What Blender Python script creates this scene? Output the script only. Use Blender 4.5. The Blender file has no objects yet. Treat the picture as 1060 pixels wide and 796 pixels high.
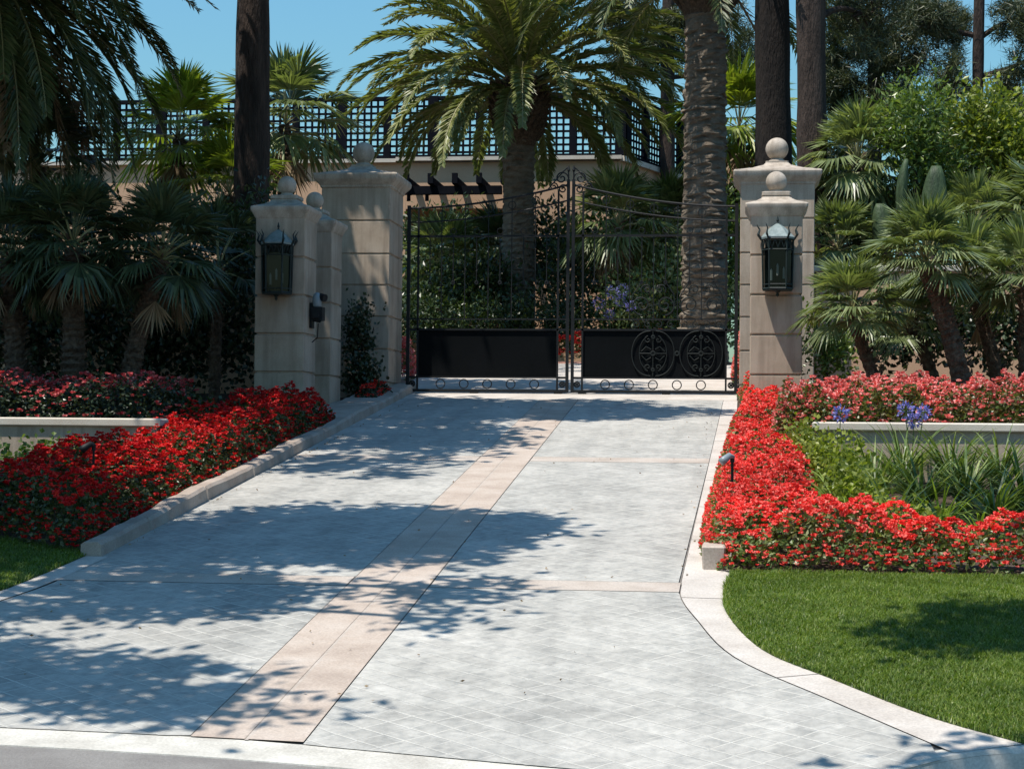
import bpy, math, random
import numpy as np
from mathutils import Vector, Matrix
C = bpy.context.scene.collection
scene = bpy.context.scene
R = math.radians
# ---------------------------------------------------------------- camera
F = 1900.0; YAW = math.atan(235/1900); PIT = math.atan(47/1900); ROL = .009
cam_m = Matrix.Rotation(YAW, 4, 'Z') @ Matrix.Rotation(math.pi/2+PIT, 4, 'X') @ Matrix.Rotation(ROL, 4, 'Z')
EYE = Vector((0, 0, 1.5))
cd = bpy.data.cameras.new('camera'); cam = bpy.data.objects.new('camera', cd); C.objects.link(cam)
cam.matrix_world = Matrix.Translation(EYE) @ cam_m
cd.sensor_width = 36; cd.lens = 36*F/1060; cd.clip_end = 2000; cd.clip_start = .05
scene.camera = cam
# ---------------------------------------------------------------- light
SUN = Vector((-.30, -.27, 1.0)).normalized()
w = bpy.data.worlds.new('World'); scene.world = w; w.use_nodes = True
nt = w.node_tree; bg = nt.nodes['Background']
sky = nt.nodes.new('ShaderNodeTexSky'); sky.sky_type = 'NISHITA'; sky.sun_disc = False
sky.sun_elevation = math.asin(SUN.z); sky.sun_rotation = math.atan2(SUN.x, SUN.y)
sky.air_density = 2.0; sky.dust_density = 1.0; sky.ozone_density = 4.0; sky.altitude = 50
tint = nt.nodes.new('ShaderNodeMix'); tint.data_type = 'RGBA'; tint.blend_type = 'MULTIPLY'; tint.inputs[0].default_value = 1
tint.inputs[7].default_value = (.70, 1.17, 1.50, 1)
nt.links.new(sky.outputs[0], tint.inputs[6]); nt.links.new(tint.outputs[2], bg.inputs[0]); bg.inputs[1].default_value = .074
sd = bpy.data.lights.new('sun', 'SUN'); sd.energy = 4.9; sd.angle = R(.53); sd.color = (1, .935, .85)
so = bpy.data.objects.new('sun', sd); C.objects.link(so)
so.rotation_euler = SUN.to_track_quat('Z', 'Y').to_euler(); so.location = (-6, -6, 30)
scene.view_settings.view_transform = 'Standard'; scene.view_settings.look = 'None'
scene.view_settings.exposure = .42; scene.view_settings.gamma = 1
scene.cycles.max_bounces = 6; scene.cycles.diffuse_bounces = 3; scene.cycles.transparent_max_bounces = 8

rng = np.random.default_rng(11)
A0, S0 = -.90, .1092
def P(Y): return A0 + S0*min(max(Y, 7.5), 34.)
def ray(px, py):
    return cam_m.to_3x3() @ Vector(((px-530)/F, -(py-398)/F, -1))
def at(px, py, Y):
    d = ray(px, py); return EYE + d*(Y/d.y)
def X(px, Y): return at(px, 400, Y).x
def Z(py, Y, px=500): return at(px, py, Y).z
# ---------------------------------------------------------------- tags
def tag(o, label=None, cat=None, group=None, kind=None):
    if label: o['label'] = label
    if cat: o['category'] = cat
    if group: o['group'] = group
    if kind: o['kind'] = kind
    return o
def empty(name, loc, label, cat, group=None, rz=0):
    o = bpy.data.objects.new(name, None); C.objects.link(o); o.location = loc; o.rotation_euler = (0, 0, rz)
    o.empty_display_size = .2
    return tag(o, label, cat, group)
def copy_tree(o, parent=None):
    c = o.copy(); C.objects.link(c); c.parent = parent
    for ch in list(o.children): copy_tree(ch, c)
    return c
# ---------------------------------------------------------------- mesh builder
class MB:
    def __init__(s): s.v = []; s.f = []; s.n = 0
    def add(s, V, faces, mi=0):
        V = np.asarray(V, float).reshape(-1, 3)
        s.v.append(V)
        if isinstance(faces, np.ndarray):
            s.f.append((faces + s.n, mi))
        else:
            by = {}
            for f in faces: by.setdefault(len(f), []).append(f)
            for k, fl in by.items(): s.f.append((np.array(fl)+s.n, mi))
        s.n += len(V); return s
    def quads(s, Q, mi=0):
        Q = np.asarray(Q, float); n, k = Q.shape[:2]
        return s.add(Q.reshape(-1, 3), np.arange(n*k).reshape(n, k), mi)
    def box(s, c, d, mi=0, rz=0, m=None):
        x, y, z = [q/2 for q in d]
        V = np.array([(-x,-y,-z),(x,-y,-z),(x,y,-z),(-x,y,-z),(-x,-y,z),(x,-y,z),(x,y,z),(-x,y,z)])
        if rz:
            cs, sn = math.cos(rz), math.sin(rz); V = np.c_[V[:,0]*cs-V[:,1]*sn, V[:,0]*sn+V[:,1]*cs, V[:,2]]
        if m is not None: V = V @ np.array(m.to_3x3()).T
        return s.add(V+np.array(c), [(0,3,2,1),(4,5,6,7),(0,1,5,4),(1,2,6,5),(2,3,7,6),(3,0,4,7)], mi)
    def b2(s, x0, x1, y0, y1, z0, z1, mi=0):
        return s.box(((x0+x1)/2, (y0+y1)/2, (z0+z1)/2), (x1-x0, y1-y0, z1-z0), mi)
    def loft(s, rings, mi=0, closed=True, cap=True):
        k = len(rings[0]); V = np.concatenate([np.asarray(r, float) for r in rings]); F_ = []
        for i in range(len(rings)-1):
            for j in range(k if closed else k-1):
                a, b = i*k+j, i*k+(j+1) % k
                F_.append((a, b, b+k, a+k))
        if cap: F_.append(tuple(range(k-1, -1, -1))); F_.append(tuple((len(rings)-1)*k+j for j in range(k)))
        return s.add(V, F_, mi)
    def tube(s, pts, r, seg=8, mi=0, cap=True, flat=None):
        pts = [np.array(p, float) for p in pts]; n = len(pts)
        if np.isscalar(r): r = [r]*n
        rings = []; ref = None
        for i in range(n):
            t = pts[min(i+1, n-1)]-pts[max(i-1, 0)]; t /= (np.linalg.norm(t)+1e-9)
            if ref is None: ref = np.array((0, 0, 1.)) if abs(t[2]) < .9 else np.array((1., 0, 0))
            a = np.cross(ref, t); a /= (np.linalg.norm(a)+1e-9); b = np.cross(t, a); ref = b
            an = np.arange(seg)*2*math.pi/seg + (math.pi/4 if seg == 4 else 0)
            rings.append(pts[i]+r[i]*(np.outer(np.cos(an), a)+np.outer(np.sin(an), b)))
        return s.loft(rings, mi, True, cap)
    def ring(s, c, r, t, ax='y', n=20, seg=6, mi=0, rz=1.0):
        an = np.arange(n)*2*math.pi/n; V = []
        for a in an:
            for b in np.arange(seg)*2*math.pi/seg:
                q = r+t*math.cos(b); V.append((q*math.cos(a), t*math.sin(b), q*math.sin(a)*rz))
        V = np.array(V)+np.array(c)
        F_ = [(i*seg+j, ((i+1) % n)*seg+j, ((i+1) % n)*seg+(j+1) % seg, i*seg+(j+1) % seg) for i in range(n) for j in range(seg)]
        return s.add(V, F_, mi)
    def lathe(s, prof, c=(0,0,0), seg=24, mi=0):
        an = np.arange(seg)*2*math.pi/seg
        return s.loft([np.c_[r*np.cos(an)+c[0], r*np.sin(an)+c[1], np.full(seg, z+c[2])] for r, z in prof], mi)
    def square(s, prof, c=(0,0,0), mi=0, ch=.012):
        rings = []
        for h, z in prof:
            k = min(ch, h*.4); q = [(h-k,-h),(h,-h+k),(h,h-k),(h-k,h),(-h+k,h),(-h,h-k),(-h,-h+k),(-h+k,-h)]
            rings.append([(a+c[0], b+c[1], z+c[2]) for a, b in q])
        return s.loft(rings, mi)
    def build(s, name, mats, parent=None, smooth=False, sharp=None):
        me = bpy.data.meshes.new(name)
        V = np.concatenate(s.v); me.vertices.add(len(V)); me.vertices.foreach_set('co', V.ravel())
        nl = sum(f.size for f, _ in s.f); nf = sum(len(f) for f, _ in s.f)
        me.loops.add(nl); me.polygons.add(nf)
        me.loops.foreach_set('vertex_index', np.concatenate([f.ravel() for f, _ in s.f]).astype(np.int32))
        tot = np.concatenate([np.full(len(f), f.shape[1]) for f, _ in s.f]); st = np.concatenate([[0], np.cumsum(tot)[:-1]])
        me.polygons.foreach_set('loop_start', st.astype(np.int32)); me.polygons.foreach_set('loop_total', tot.astype(np.int32))
        me.polygons.foreach_set('material_index', np.concatenate([np.full(len(f), m) for f, m in s.f]).astype(np.int32))
        me.polygons.foreach_set('use_smooth', np.full(nf, bool(smooth)))
        if not isinstance(mats, (list, tuple)): mats = [mats]
        for m in mats: me.materials.append(m)
        me.update(calc_edges=True); me.validate()
        if smooth and sharp: me.set_sharp_from_angle(angle=R(sharp))
        o = bpy.data.objects.new(name, me); C.objects.link(o)
        if parent: o.parent = parent
        return o
# ---------------------------------------------------------------- materials
def nodes(name):
    m = bpy.data.materials.new(name); m.use_nodes = True; t = m.node_tree; b = t.nodes['Principled BSDF']
    return m, t, b
def N(t, k, **kw):
    n = t.nodes.new(k)
    for a, v in kw.items():
        if a.startswith('_'): setattr(n, a[1:], v)
        else: n.inputs[a.replace('__', ' ')].default_value = v
    return n
def ramp(t, fac, stops):
    r = t.nodes.new('ShaderNodeValToRGB'); e = r.color_ramp.elements
    while len(e) < len(stops): e.new(.5)
    for i, (p, c) in enumerate(stops): e[i].position = p; e[i].color = (*c, 1)
    t.links.new(fac, r.inputs[0]); return r.outputs[0]
def mix(t, fac, a, b, mode='MIX'):
    m = t.nodes.new('ShaderNodeMix'); m.data_type = 'RGBA'; m.blend_type = mode
    for s, v in ((0, fac), (6, a), (7, b)):
        if isinstance(v, (int, float)): m.inputs[s].default_value = v
        elif isinstance(v, tuple): m.inputs[s].default_value = (*v, 1)
        else: t.links.new(v, m.inputs[s])
    return m.outputs[2]
def coords(t, scale=(1,1,1), rot=(0,0,0), obj=True):
    tc = t.nodes.new('ShaderNodeTexCoord'); mp = t.nodes.new('ShaderNodeMapping')
    mp.inputs['Scale'].default_value = scale; mp.inputs['Rotation'].default_value = rot
    t.links.new(tc.outputs['Object'], mp.inputs[0]); return mp.outputs[0]
def noise(t, vec, scale, detail=6, rough=.6):
    n = t.nodes.new('ShaderNodeTexNoise'); n.inputs['Scale'].default_value = scale; n.inputs['Detail'].default_value = detail
    n.inputs['Roughness'].default_value = rough; t.links.new(vec, n.inputs['Vector']); return n.outputs['Fac']
def bump(t, b, h, strength=.3, dist=.01):
    n = t.nodes.new('ShaderNodeBump'); n.inputs['Strength'].default_value = strength; n.inputs['Distance'].default_value = dist
    t.links.new(h, n.inputs['Height']); t.links.new(n.outputs[0], b.inputs['Normal'])
def rough_mat(name, c1, c2, c3=None, sc=3., fine=60., rough=.85, bs=.3, bd=.004, scale=(1,1,1), spec=.3, streak=0.):
    m, t, b = nodes(name); v = coords(t, scale)
    n1 = noise(t, v, sc); n2 = noise(t, v, fine, 3)
    col = ramp(t, n1, [(.3, c1), (.7, c2)] if c3 is None else [(.28, c1), (.5, c2), (.75, c3)])
    f = ramp(t, n2, [(.3, (.82,)*3), (.7, (1.12,)*3)])
    cc = mix(t, 1., col, f, 'MULTIPLY')
    if streak:
        st_ = noise(t, coords(t, (9, 9, .8)), 1., 5, .65); g_ = noise(t, coords(t), .9, 4, .6)
        cc = mix(t, 1., cc, ramp(t, st_, [(.38, (1-streak, 1-streak*1.05, 1-streak*1.1)), (.56, (1.03,)*3)]), 'MULTIPLY')
        cc = mix(t, 1., cc, ramp(t, g_, [(.3, (1-streak*.6,)*3), (.6, (1.05,)*3)]), 'MULTIPLY')
    t.links.new(cc, b.inputs['Base Color'])
    b.inputs['Roughness'].default_value = rough; b.inputs['Specular IOR Level'].default_value = spec
    bump(t, b, n2, bs, bd); return m
def leaf_mat(name, ca, cb, cc=None, rough=.45, trans=.3, tcol=None, spec=.4, sc=1.2):
    """leaf colour varies leaf by leaf and in soft patches"""
    m, t, b = nodes(name); g = t.nodes.new('ShaderNodeNewGeometry')
    col = ramp(t, g.outputs['Random Per Island'], [(0, ca), (1, cb)] if cc is None else [(0, ca), (.6, cb), (1, cc)])
    n1 = noise(t, coords(t), sc, 3); f = ramp(t, n1, [(.3, (.72, .75, .7)), (.7, (1.2, 1.15, 1.1))])
    c = mix(t, 1., col, f, 'MULTIPLY')
    t.links.new(c, b.inputs['Base Color']); b.inputs['Roughness'].default_value = rough
    b.inputs['Specular IOR Level'].default_value = spec
    if trans:
        tr = t.nodes.new('ShaderNodeBsdfTranslucent')
        t.links.new(mix(t, 1., c, tcol or (1.5, 1.6, .6), 'MULTIPLY'), tr.inputs[0])
        mx = t.nodes.new('ShaderNodeMixShader'); mx.inputs[0].default_value = trans
        t.links.new(b.outputs[0], mx.inputs[1]); t.links.new(tr.outputs[0], mx.inputs[2])
        t.links.new(mx.outputs[0], t.nodes['Material Output'].inputs[0])
    return m
def plain(name, c, rough=.5, metal=0, spec=.5):
    m, t, b = nodes(name); b.inputs['Base Color'].default_value = (*c, 1); b.inputs['Roughness'].default_value = rough
    b.inputs['Metallic'].default_value = metal; b.inputs['Specular IOR Level'].default_value = spec; return m
M = {}
def stamped():
    m, t, b = nodes('stamped_concrete'); v = coords(t, (1,1,1), (0,0,R(40)))
    n1 = noise(t, v, 1.1, 6); n2 = noise(t, v, 14, 5, .7); n3 = noise(t, v, 90, 3)
    # hand-laid joints: bend the grid a little
    nv = t.nodes.new('ShaderNodeTexNoise'); nv.inputs['Scale'].default_value = 2.5; t.links.new(v, nv.inputs['Vector'])
    ad = t.nodes.new('ShaderNodeVectorMath'); ad.operation = 'MULTIPLY_ADD'
    t.links.new(nv.outputs['Color'], ad.inputs[0]); ad.inputs[1].default_value = (.05, .05, 0); t.links.new(v, ad.inputs[2])
    br = t.nodes.new('ShaderNodeTexBrick'); br.offset = .0; br.squash = 1
    br.inputs['Scale'].default_value = 1; br.inputs['Brick Width'].default_value = .155; br.inputs['Row Height'].default_value = .155
    br.inputs['Mortar Size'].default_value = .009; br.inputs['Mortar Smooth'].default_value = .6
    t.links.new(ad.outputs[0], br.inputs['Vector'])
    c = ramp(t, n1, [(.25, (.29, .28, .255)), (.5, (.355, .345, .315)), (.75, (.42, .405, .37))])
    c = mix(t, 1., c, ramp(t, n2, [(.28, (.72, .74, .76)), (.5, (1.,)*3), (.7, (1.2,)*3)]), 'MULTIPLY')
    # each stamped stone has its own tone
    vo = t.nodes.new('ShaderNodeTexVoronoi'); vo.inputs['Scale'].default_value = 6.4; vo.inputs['Randomness'].default_value = .1; t.links.new(ad.outputs[0], vo.inputs['Vector'])
    sp = t.nodes.new('ShaderNodeSeparateColor'); t.links.new(vo.outputs['Color'], sp.inputs[0])
    c = mix(t, 1., c, ramp(t, sp.outputs[0], [(0, (.90,)*3), (1, (1.08,)*3)]), 'MULTIPLY')
    # worn wheel tracks and old stains
    n4 = noise(t, coords(t, (1.6, .22, 1)), 1.4, 5, .7); c = mix(t, 1., c, ramp(t, n4, [(.32, (.80, .81, .82)), (.55, (1.04,)*3)]), 'MULTIPLY')
    n5 = noise(t, coords(t), 3.3, 2, .4); c = mix(t, ramp(t, n5, [(.70, (0,)*3), (.80, (.35,)*3)]), c, (.17, .16, .14))
    lim = ramp(t, noise(t, v, 1.7, 6, .75), [(.36, (.05,)*3), (.64, (1,)*3)])
    fac = t.nodes.new('ShaderNodeMath'); fac.operation = 'MULTIPLY'
    t.links.new(br.outputs['Fac'], fac.inputs[0]); t.links.new(lim, fac.inputs[1])
    c = mix(t, fac.outputs[0], c, (.50, .485, .44))
    t.links.new(c, b.inputs['Base Color']); b.inputs['Roughness'].default_value = .7; b.inputs['Specular IOR Level'].default_value = .25
    a2 = t.nodes.new('ShaderNodeMath'); a2.operation = 'MULTIPLY_ADD'; t.links.new(br.outputs['Fac'], a2.inputs[0]); a2.inputs[1].default_value = -.9
    t.links.new(n2, a2.inputs[2]); bump(t, b, a2.outputs[0], .55, .012); return m
M['stamp'] = stamped()
M['pink'] = rough_mat('beige_concrete', (.325, .263, .217), (.415, .345, .288), (.48, .42, .365), 2.6, 70, .8, .3, .003)
M['border'] = rough_mat('border_concrete', (.38, .34, .30), (.47, .43, .385), (.55, .51, .47), 2.6, 70, .8, .3, .003)
M['cross'] = rough_mat('cross_band_concrete', (.33, .28, .235), (.41, .355, .305), (.48, .43, .38), 2.6, 70, .8, .3, .003)
M['joint'] = rough_mat('joint', (.12, .11, .10), (.22, .20, .18), None, 5)
M['gutter'] = rough_mat('gutter_concrete', (.34, .32, .28), (.48, .46, .41), (.58, .56, .51), 2.6, 70, .85)
M['asphalt'] = rough_mat('asphalt', (.17, .16, .15), (.23, .22, .205), None, 3, 75, .95, .9, .008)
M['soil'] = rough_mat('soil', (.05, .035, .025), (.10, .07, .05), None, 6, 50, .95, .8, .03)
M['lawnbase'] = rough_mat('lawn_base', (.03, .05, .012), (.06, .09, .02), None, 5, 60, .95, .8, .02)
M['stucco'] = rough_mat('pillar_stucco', (.32, .25, .185), (.40, .32, .245), (.44, .365, .29), 2.6, 140, .85, .45, .004, (1,1,1), .25, .20)
M['cap'] = rough_mat('cap_stone', (.34, .285, .225), (.42, .36, .295), (.48, .42, .355), 4, 90, .8, .4, .004, (1,1,1), .25, .24)
M['peach'] = rough_mat('peach_stucco', (.50, .31, .19), (.56, .36, .23), None, 1.2, 80, .9, .3, .004)
M['coping'] = rough_mat('coping', (.50, .44, .36), (.60, .54, .46), None, 3, 90, .8)
M['kerb'] = rough_mat('kerb_concrete', (.26, .21, .17), (.36, .30, .25), (.42, .37, .32), 2.5, 80, .85, .5, .006)
M['iron'] = plain('black_iron', (.009, .010, .011), .6, 0, .25)
M['panel'] = rough_mat('black_sheet', (.002, .003, .0035), (.004, .005, .006), None, 2, 40, .7, .1, .002, (1,1,1), .08)
M['scroll'] = plain('worn_iron', (.014, .018, .018), .7, 0, .2)
M['wood'] = rough_mat('dark_wood', (.003, .004, .007), (.007, .008, .012), None, 4, 40, .9, .3, .004, (1,1,1), .08)
M['bark'] = rough_mat('dark_bark', (.022, .015, .012), (.048, .034, .027), (.085, .06, .048), 9, 40, .95, 1., .05, (1,1,.18))
M['bark_black'] = rough_mat('black_bark', (.010, .008, .007), (.026, .019, .015), None, 9, 40, .95, 1., .05, (1,1,.18))
M['palmbark'] = rough_mat('palm_bark', (.10, .078, .058), (.18, .145, .108), (.25, .21, .165), 5, 30, .95, 1., .03, (1,1,2.4))
M['fiber'] = rough_mat('palm_fibre', (.04, .028, .02), (.10, .068, .045), (.18, .13, .09), 22, 60, .95, 1., .03)
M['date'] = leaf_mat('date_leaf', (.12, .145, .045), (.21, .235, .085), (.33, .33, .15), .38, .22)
M['dateshade'] = leaf_mat('shaded_date_leaf', (.05, .075, .028), (.09, .12, .045), (.15, .16, .07), .4, .18)  # darker copy of the date leaf, shade put into its colour
M['rachis'] = plain('frond_rib', (.24, .23, .10), .5)
M['dead'] = leaf_mat('dead_frond', (.17, .11, .065), (.28, .20, .12), (.36, .29, .2), .7, .15, (1.3, 1.1, .7))
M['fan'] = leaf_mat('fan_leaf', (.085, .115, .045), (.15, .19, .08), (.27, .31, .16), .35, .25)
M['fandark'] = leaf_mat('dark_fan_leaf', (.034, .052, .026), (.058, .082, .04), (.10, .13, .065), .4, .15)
M['fanyel'] = leaf_mat('yellow_fan_leaf', (.12, .17, .02), (.20, .26, .03), (.28, .32, .06), .4, .3)
M['pine'] = leaf_mat('pine_needle', (.03, .042, .02), (.06, .075, .03), (.12, .13, .06), .5, .12)
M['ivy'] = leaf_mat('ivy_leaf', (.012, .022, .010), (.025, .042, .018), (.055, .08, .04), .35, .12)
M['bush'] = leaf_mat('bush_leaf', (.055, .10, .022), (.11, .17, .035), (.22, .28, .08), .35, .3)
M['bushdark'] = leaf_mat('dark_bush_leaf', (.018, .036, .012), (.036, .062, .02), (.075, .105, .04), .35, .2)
M['bushlime'] = leaf_mat('lime_bush_leaf', (.10, .14, .02), (.19, .23, .035), (.32, .36, .09), .4, .35)
M['bushpale'] = leaf_mat('pale_bush_leaf', (.08, .13, .035), (.18, .24, .09), (.42, .47, .30), .35, .25)
M['agaleaf'] = leaf_mat('strap_leaf', (.055, .10, .022), (.13, .19, .05), (.30, .34, .13), .35, .25)
M['lily'] = leaf_mat('lily_leaf', (.12, .18, .03), (.20, .28, .05), (.32, .40, .11), .4, .3)
M['agave'] = rough_mat('succulent_skin', (.022, .042, .018), (.045, .075, .03), (.10, .13, .06), 3.5, 26, .6, .8, .02, (1, 1, .35), .3, .25)
M['shade'] = leaf_mat('shade_leaf', (.03, .06, .02), (.06, .10, .03), None, .5, .2)
M['beg_leaf'] = leaf_mat('begonia_leaf', (.05, .09, .015), (.10, .12, .03), (.20, .15, .07), .35, .25)
M['begleafpale'] = leaf_mat('pale_bedding_leaf', (.07, .13, .03), (.14, .19, .06), (.30, .30, .16), .4, .25)
M['red'] = leaf_mat('red_petal', (.62, .018, .014), (.78, .055, .04), (.86, .17, .13), .55, .25, (1.3, .6, .5), .2)
M['coral'] = leaf_mat('coral_petal', (.62, .08, .075), (.76, .21, .20), (.86, .46, .43), .55, .25, (1.2, .8, .7), .2)
M['red2'] = leaf_mat('light_red_petal', (.68, .03, .025), (.82, .09, .08), (.88, .26, .22), .55, .25, (1.3, .6, .5), .2)
M['crimson'] = leaf_mat('crimson_petal', (.42, .006, .012), (.58, .014, .018), (.74, .06, .04), .55, .2, (1.3, .6, .5), .2)
M['ivy2'] = leaf_mat('dull_leaf', (.025, .045, .014), (.05, .07, .022), (.10, .11, .04), .4, .2)
M['pinkfl'] = leaf_mat('pink_petal', (.38, .02, .035), (.52, .08, .09), (.68, .28, .27), .55, .25, (1.2, .8, .8), .2)
M['blue'] = leaf_mat('blue_petal', (.14, .13, .50), (.24, .23, .65), (.38, .38, .78), .5, .3, (1.1, 1.1, 1.3))
M['grass'] = leaf_mat('grass_blade', (.06, .11, .015), (.11, .18, .028), (.27, .31, .10), .4, .35, None, .3, 3.)
M['green_iron'] = rough_mat('verdigris_iron', (.008, .014, .013), (.02, .032, .030), None, 8, 60, .5, .2, .002)
M['lroof'] = rough_mat('lantern_roof', (.12, .16, .155), (.26, .31, .30), None, 10, 60, .5, .2, .002)
def glass():
    m, t, b = nodes('lantern_glass'); tr = t.nodes.new('ShaderNodeBsdfTransparent'); gl = t.nodes.new('ShaderNodeBsdfGlossy')
    gl.inputs['Roughness'].default_value = .08; tr.inputs[0].default_value = (.30, .34, .34, 1)
    mx = t.nodes.new('ShaderNodeMixShader'); mx.inputs[0].default_value = .03
    t.links.new(tr.outputs[0], mx.inputs[1]); t.links.new(gl.outputs[0], mx.inputs[2]); t.links.new(mx.outputs[0], t.nodes['Material Output'].inputs[0]); return m
M['glass'] = glass()
M['candle'] = plain('candle_tube', (.75, .73, .66), .4)
M['brick'] = rough_mat('red_paver', (.35, .16, .12), (.48, .27, .2), None, 5)
M['white'] = plain('grey_plastic', (.19, .23, .25), .4)
# ---------------------------------------------------------------- ground
def sheet(name, poly, m, dz=0., thick=0):
    b = MB(); V = [(x, y, A0+S0*y+dz) for x, y in poly]
    a = sum(poly[i][0]*poly[(i+1) % len(poly)][1]-poly[(i+1) % len(poly)][0]*poly[i][1] for i in range(len(poly)))
    if a < 0: V = V[::-1]
    if thick:
        n = len(V); Vb = [(x, y, z-thick) for x, y, z in V]
        b.add(V+Vb, [tuple(range(n))]+[((i+1) % n, i, i+n, (i+1) % n+n) for i in range(n)])
    else: b.add(V, [tuple(range(len(V)))])
    o = b.build(name, m); tag(o, kind='structure'); return o
def curve(pts, n=8):
    """smooth polyline through points"""
    p = [np.array(q, float) for q in pts]; p = [2*p[0]-p[1]]+p+[2*p[-1]-p[-2]]; out = []
    for i in range(1, len(p)-2):
        for k in range(n):
            t = k/n; out.append(tuple(.5*((2*p[i])+(-p[i-1]+p[i+1])*t+(2*p[i-1]-5*p[i]+4*p[i+1]-p[i+2])*t*t+(-p[i-1]+3*p[i]-3*p[i+1]+p[i+2])*t**3)))
    out.append(tuple(p[-2])); return out
ST = curve([(-9, 8.72), (-6, 8.68), (-3.55, 8.58), (-2.58, 8.52), (-2.01, 8.44), (-.69, 8.19), (.1, 8.10), (.55, 8.20), (.98, 8.56), (1.35, 8.72), (2.2, 8.95), (4, 9.2), (9, 9.7)], 6)
STfar = [(-120, 9.5)]+ST+[(120, 14)]
g = MB(); top = [(x, y, A0+S0*y-.03) for x, y in STfar]
V = top+[(400, 34, A0+S0*34-.03), (-400, 34, A0+S0*34-.03)]
n = len(V); V += [(-400, 900, 12.), (400, 900, 12.), (-400, 9.5, .1), (400, 14, .6)]
g.add(V, [tuple(range(n)), (n-1, n-2, n+1, n), (0, n-1, n+2), (len(top)-1, n+3, n-2)])
# the bank under the edge of the slope
nb = len(top); g.add(top+[(x, y, -.6) for x, y, z in top], [(i, i+nb, i+nb+1, i+1) for i in range(nb-1)])
tag(g.build('ground', M['soil']), kind='structure')
def zs(x): return float(np.interp(x, [-3.5, -1.5, 1.0, 1.7], [.004, -.022, -.15, -.17]))
b = MB(); xs = [-400, -3.5, -2, -.5, 1, 1.7, 400]
Q = [[(a, -300, zs(a)), (c, -300, zs(c)), (c, 20, zs(c)), (a, 20, zs(a))] for a, c in zip(xs, xs[1:])]
Q = [[(p[0], p[1], p[2]) if p[1] < 0 else (p[0], 12, p[2]) for p in q] for q in Q]
b.quads(Q); tag(b.build('street', M['asphalt']), kind='structure')
b = MB(); L = []; K = [(-9.3, 8.72)]+ST
for i, (x, y) in enumerate(ST):
    zt = A0+S0*y-.003 if x < .35 else zs(x)+.012
    L.append([(x, y+.012, zt), (x, y-.12, zs(x)+.014 if x < .35 else zs(x)+.010), (x-.02, y-.30, zs(x)+.006), (x-.02, y-.305, zs(x)-.05)])
for i in range(len(L)-1):
    for k in range(3): b.quads([[L[i][k], L[i][k+1], L[i+1][k+1], L[i+1][k]]])
tag(b.build('gutter', M['gutter']), kind='structure')
# raised kerb to the right of the driveway mouth
b = MB(); rings = []
for x, y in [q for q in ST if q[0] > .5]:
    zt = A0+S0*y+.006; zb = zs(x)-.1; f = 1
    rings.append([(x, y-.02, zb), (x, y, zt-.02), (x, y+.02, zt), (x-.02, y+.16, zt+.004), (x-.02, y+.16, zb)])
b.loft(rings); tag(b.build('street_kerb', M['gutter'], smooth=True, sharp=40), 'pale concrete street kerb with a dark face at the lower right edge of the lawn', 'kerb')
# driveway: dark joint base, stamped slabs, pink bands, pale border, all on the slope
BLx = lambda y: -2.58 + (-2.80+2.58)*(y-8.52)/17.2
BRx = lambda y: -2.02 + (-2.27+2.02)*(y-8.44)/17.8
RIx = lambda y: -.38 + (.16)*(y-12.5)/13
Rin = curve([(-.38, 12.55), (-.37, 12.05), (-.26, 11.42), (-.02, 10.41), (.47, 9.51), (.98, 8.62)], 6)
Rout = curve([(-.06, 12.85), (-.09, 12.4), (-.07, 11.6), (.14, 10.6), (.5, 9.95), (.93, 9.24), (1.32, 8.80)], 6)
Lout = curve([(-4.80, 13.15), (-4.84, 12.4), (-4.92, 11.7), (-5.2, 10.7), (-5.9, 9.75), (-7.2, 9.1), (-8.9, 8.85)], 6)
sl = [q for q in ST if q[0] <= -2.6]; sm = [q for q in ST if -2.55 < q[0] < -2.05]; sr = [q for q in ST if -2.0 < q[0] < .97]
base = [q for q in ST if -8.8 < q[0] < 1.3]+Rout[::-1]+[(-.05, 13), (-.02, 28), (.8, 33.2), (-8, 33.2), (-4.85, 27.4), (-4.75, 20), (-4.8, 13.2)]+Lout
sheet('driveway', base, M['joint'], -.012)
def slab(poly, m='stamp', dz=0.): return sheet('driveway_slab' if m == 'stamp' else 'driveway_band', poly, M[m], dz)
e = .006
slab([(x, y) for x, y in sl if x > -8.6]+[(BLx(8.6)-e, 8.54), (BLx(12.2)-e, 12.23), (-4.68, 12.23)]+[(x+.2, y+.03) for x, y in Lout if y < 12.2])
slab([(-4.68, 12.57), (BLx(12.6)-e, 12.57), (BLx(19)-e, 19.0), (-4.72, 19.0)])
slab([(-4.72, 19.4), (BLx(19.4)-e, 19.4), (BLx(26)-e, 26.0), (-4.85, 26.0)])
slab([(BRx(8.5)+e, 8.45)]+sr+[q for q in Rin[::-1] if q[1] < 12.22 and q[0] < .95]+[(-.39, 12.23), (BRx(12.2)+e, 12.23)])
slab([(BRx(12.6)+e, 12.57), (-.40, 12.57), (RIx(19)-e, 19.0), (BRx(19)+e, 19.0)])
slab([(BRx(19.4)+e, 19.4), (RIx(19.4)-e, 19.4), (RIx(26)-e, 26.0), (BRx(26)+e, 26.0)])
def cx(y): return (BLx(y)+BRx(y))/2
for s in (-1, 1):       # the long band is cast in two halves with a joint between
    ed = BLx if s < 0 else BRx
    slab([(cx(8.5)+s*.010, 8.5), (ed(8.5)+s*.0, 8.5-.02*s), (ed(26), 26.0), (cx(26)+s*.010, 26.0)], 'pink', .002)
slab([(cx(8.5)-.009, 8.49), (cx(8.5)+.009, 8.49), (cx(26)+.009, 26), (cx(26)-.009, 26)], 'cross', .0)
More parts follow.
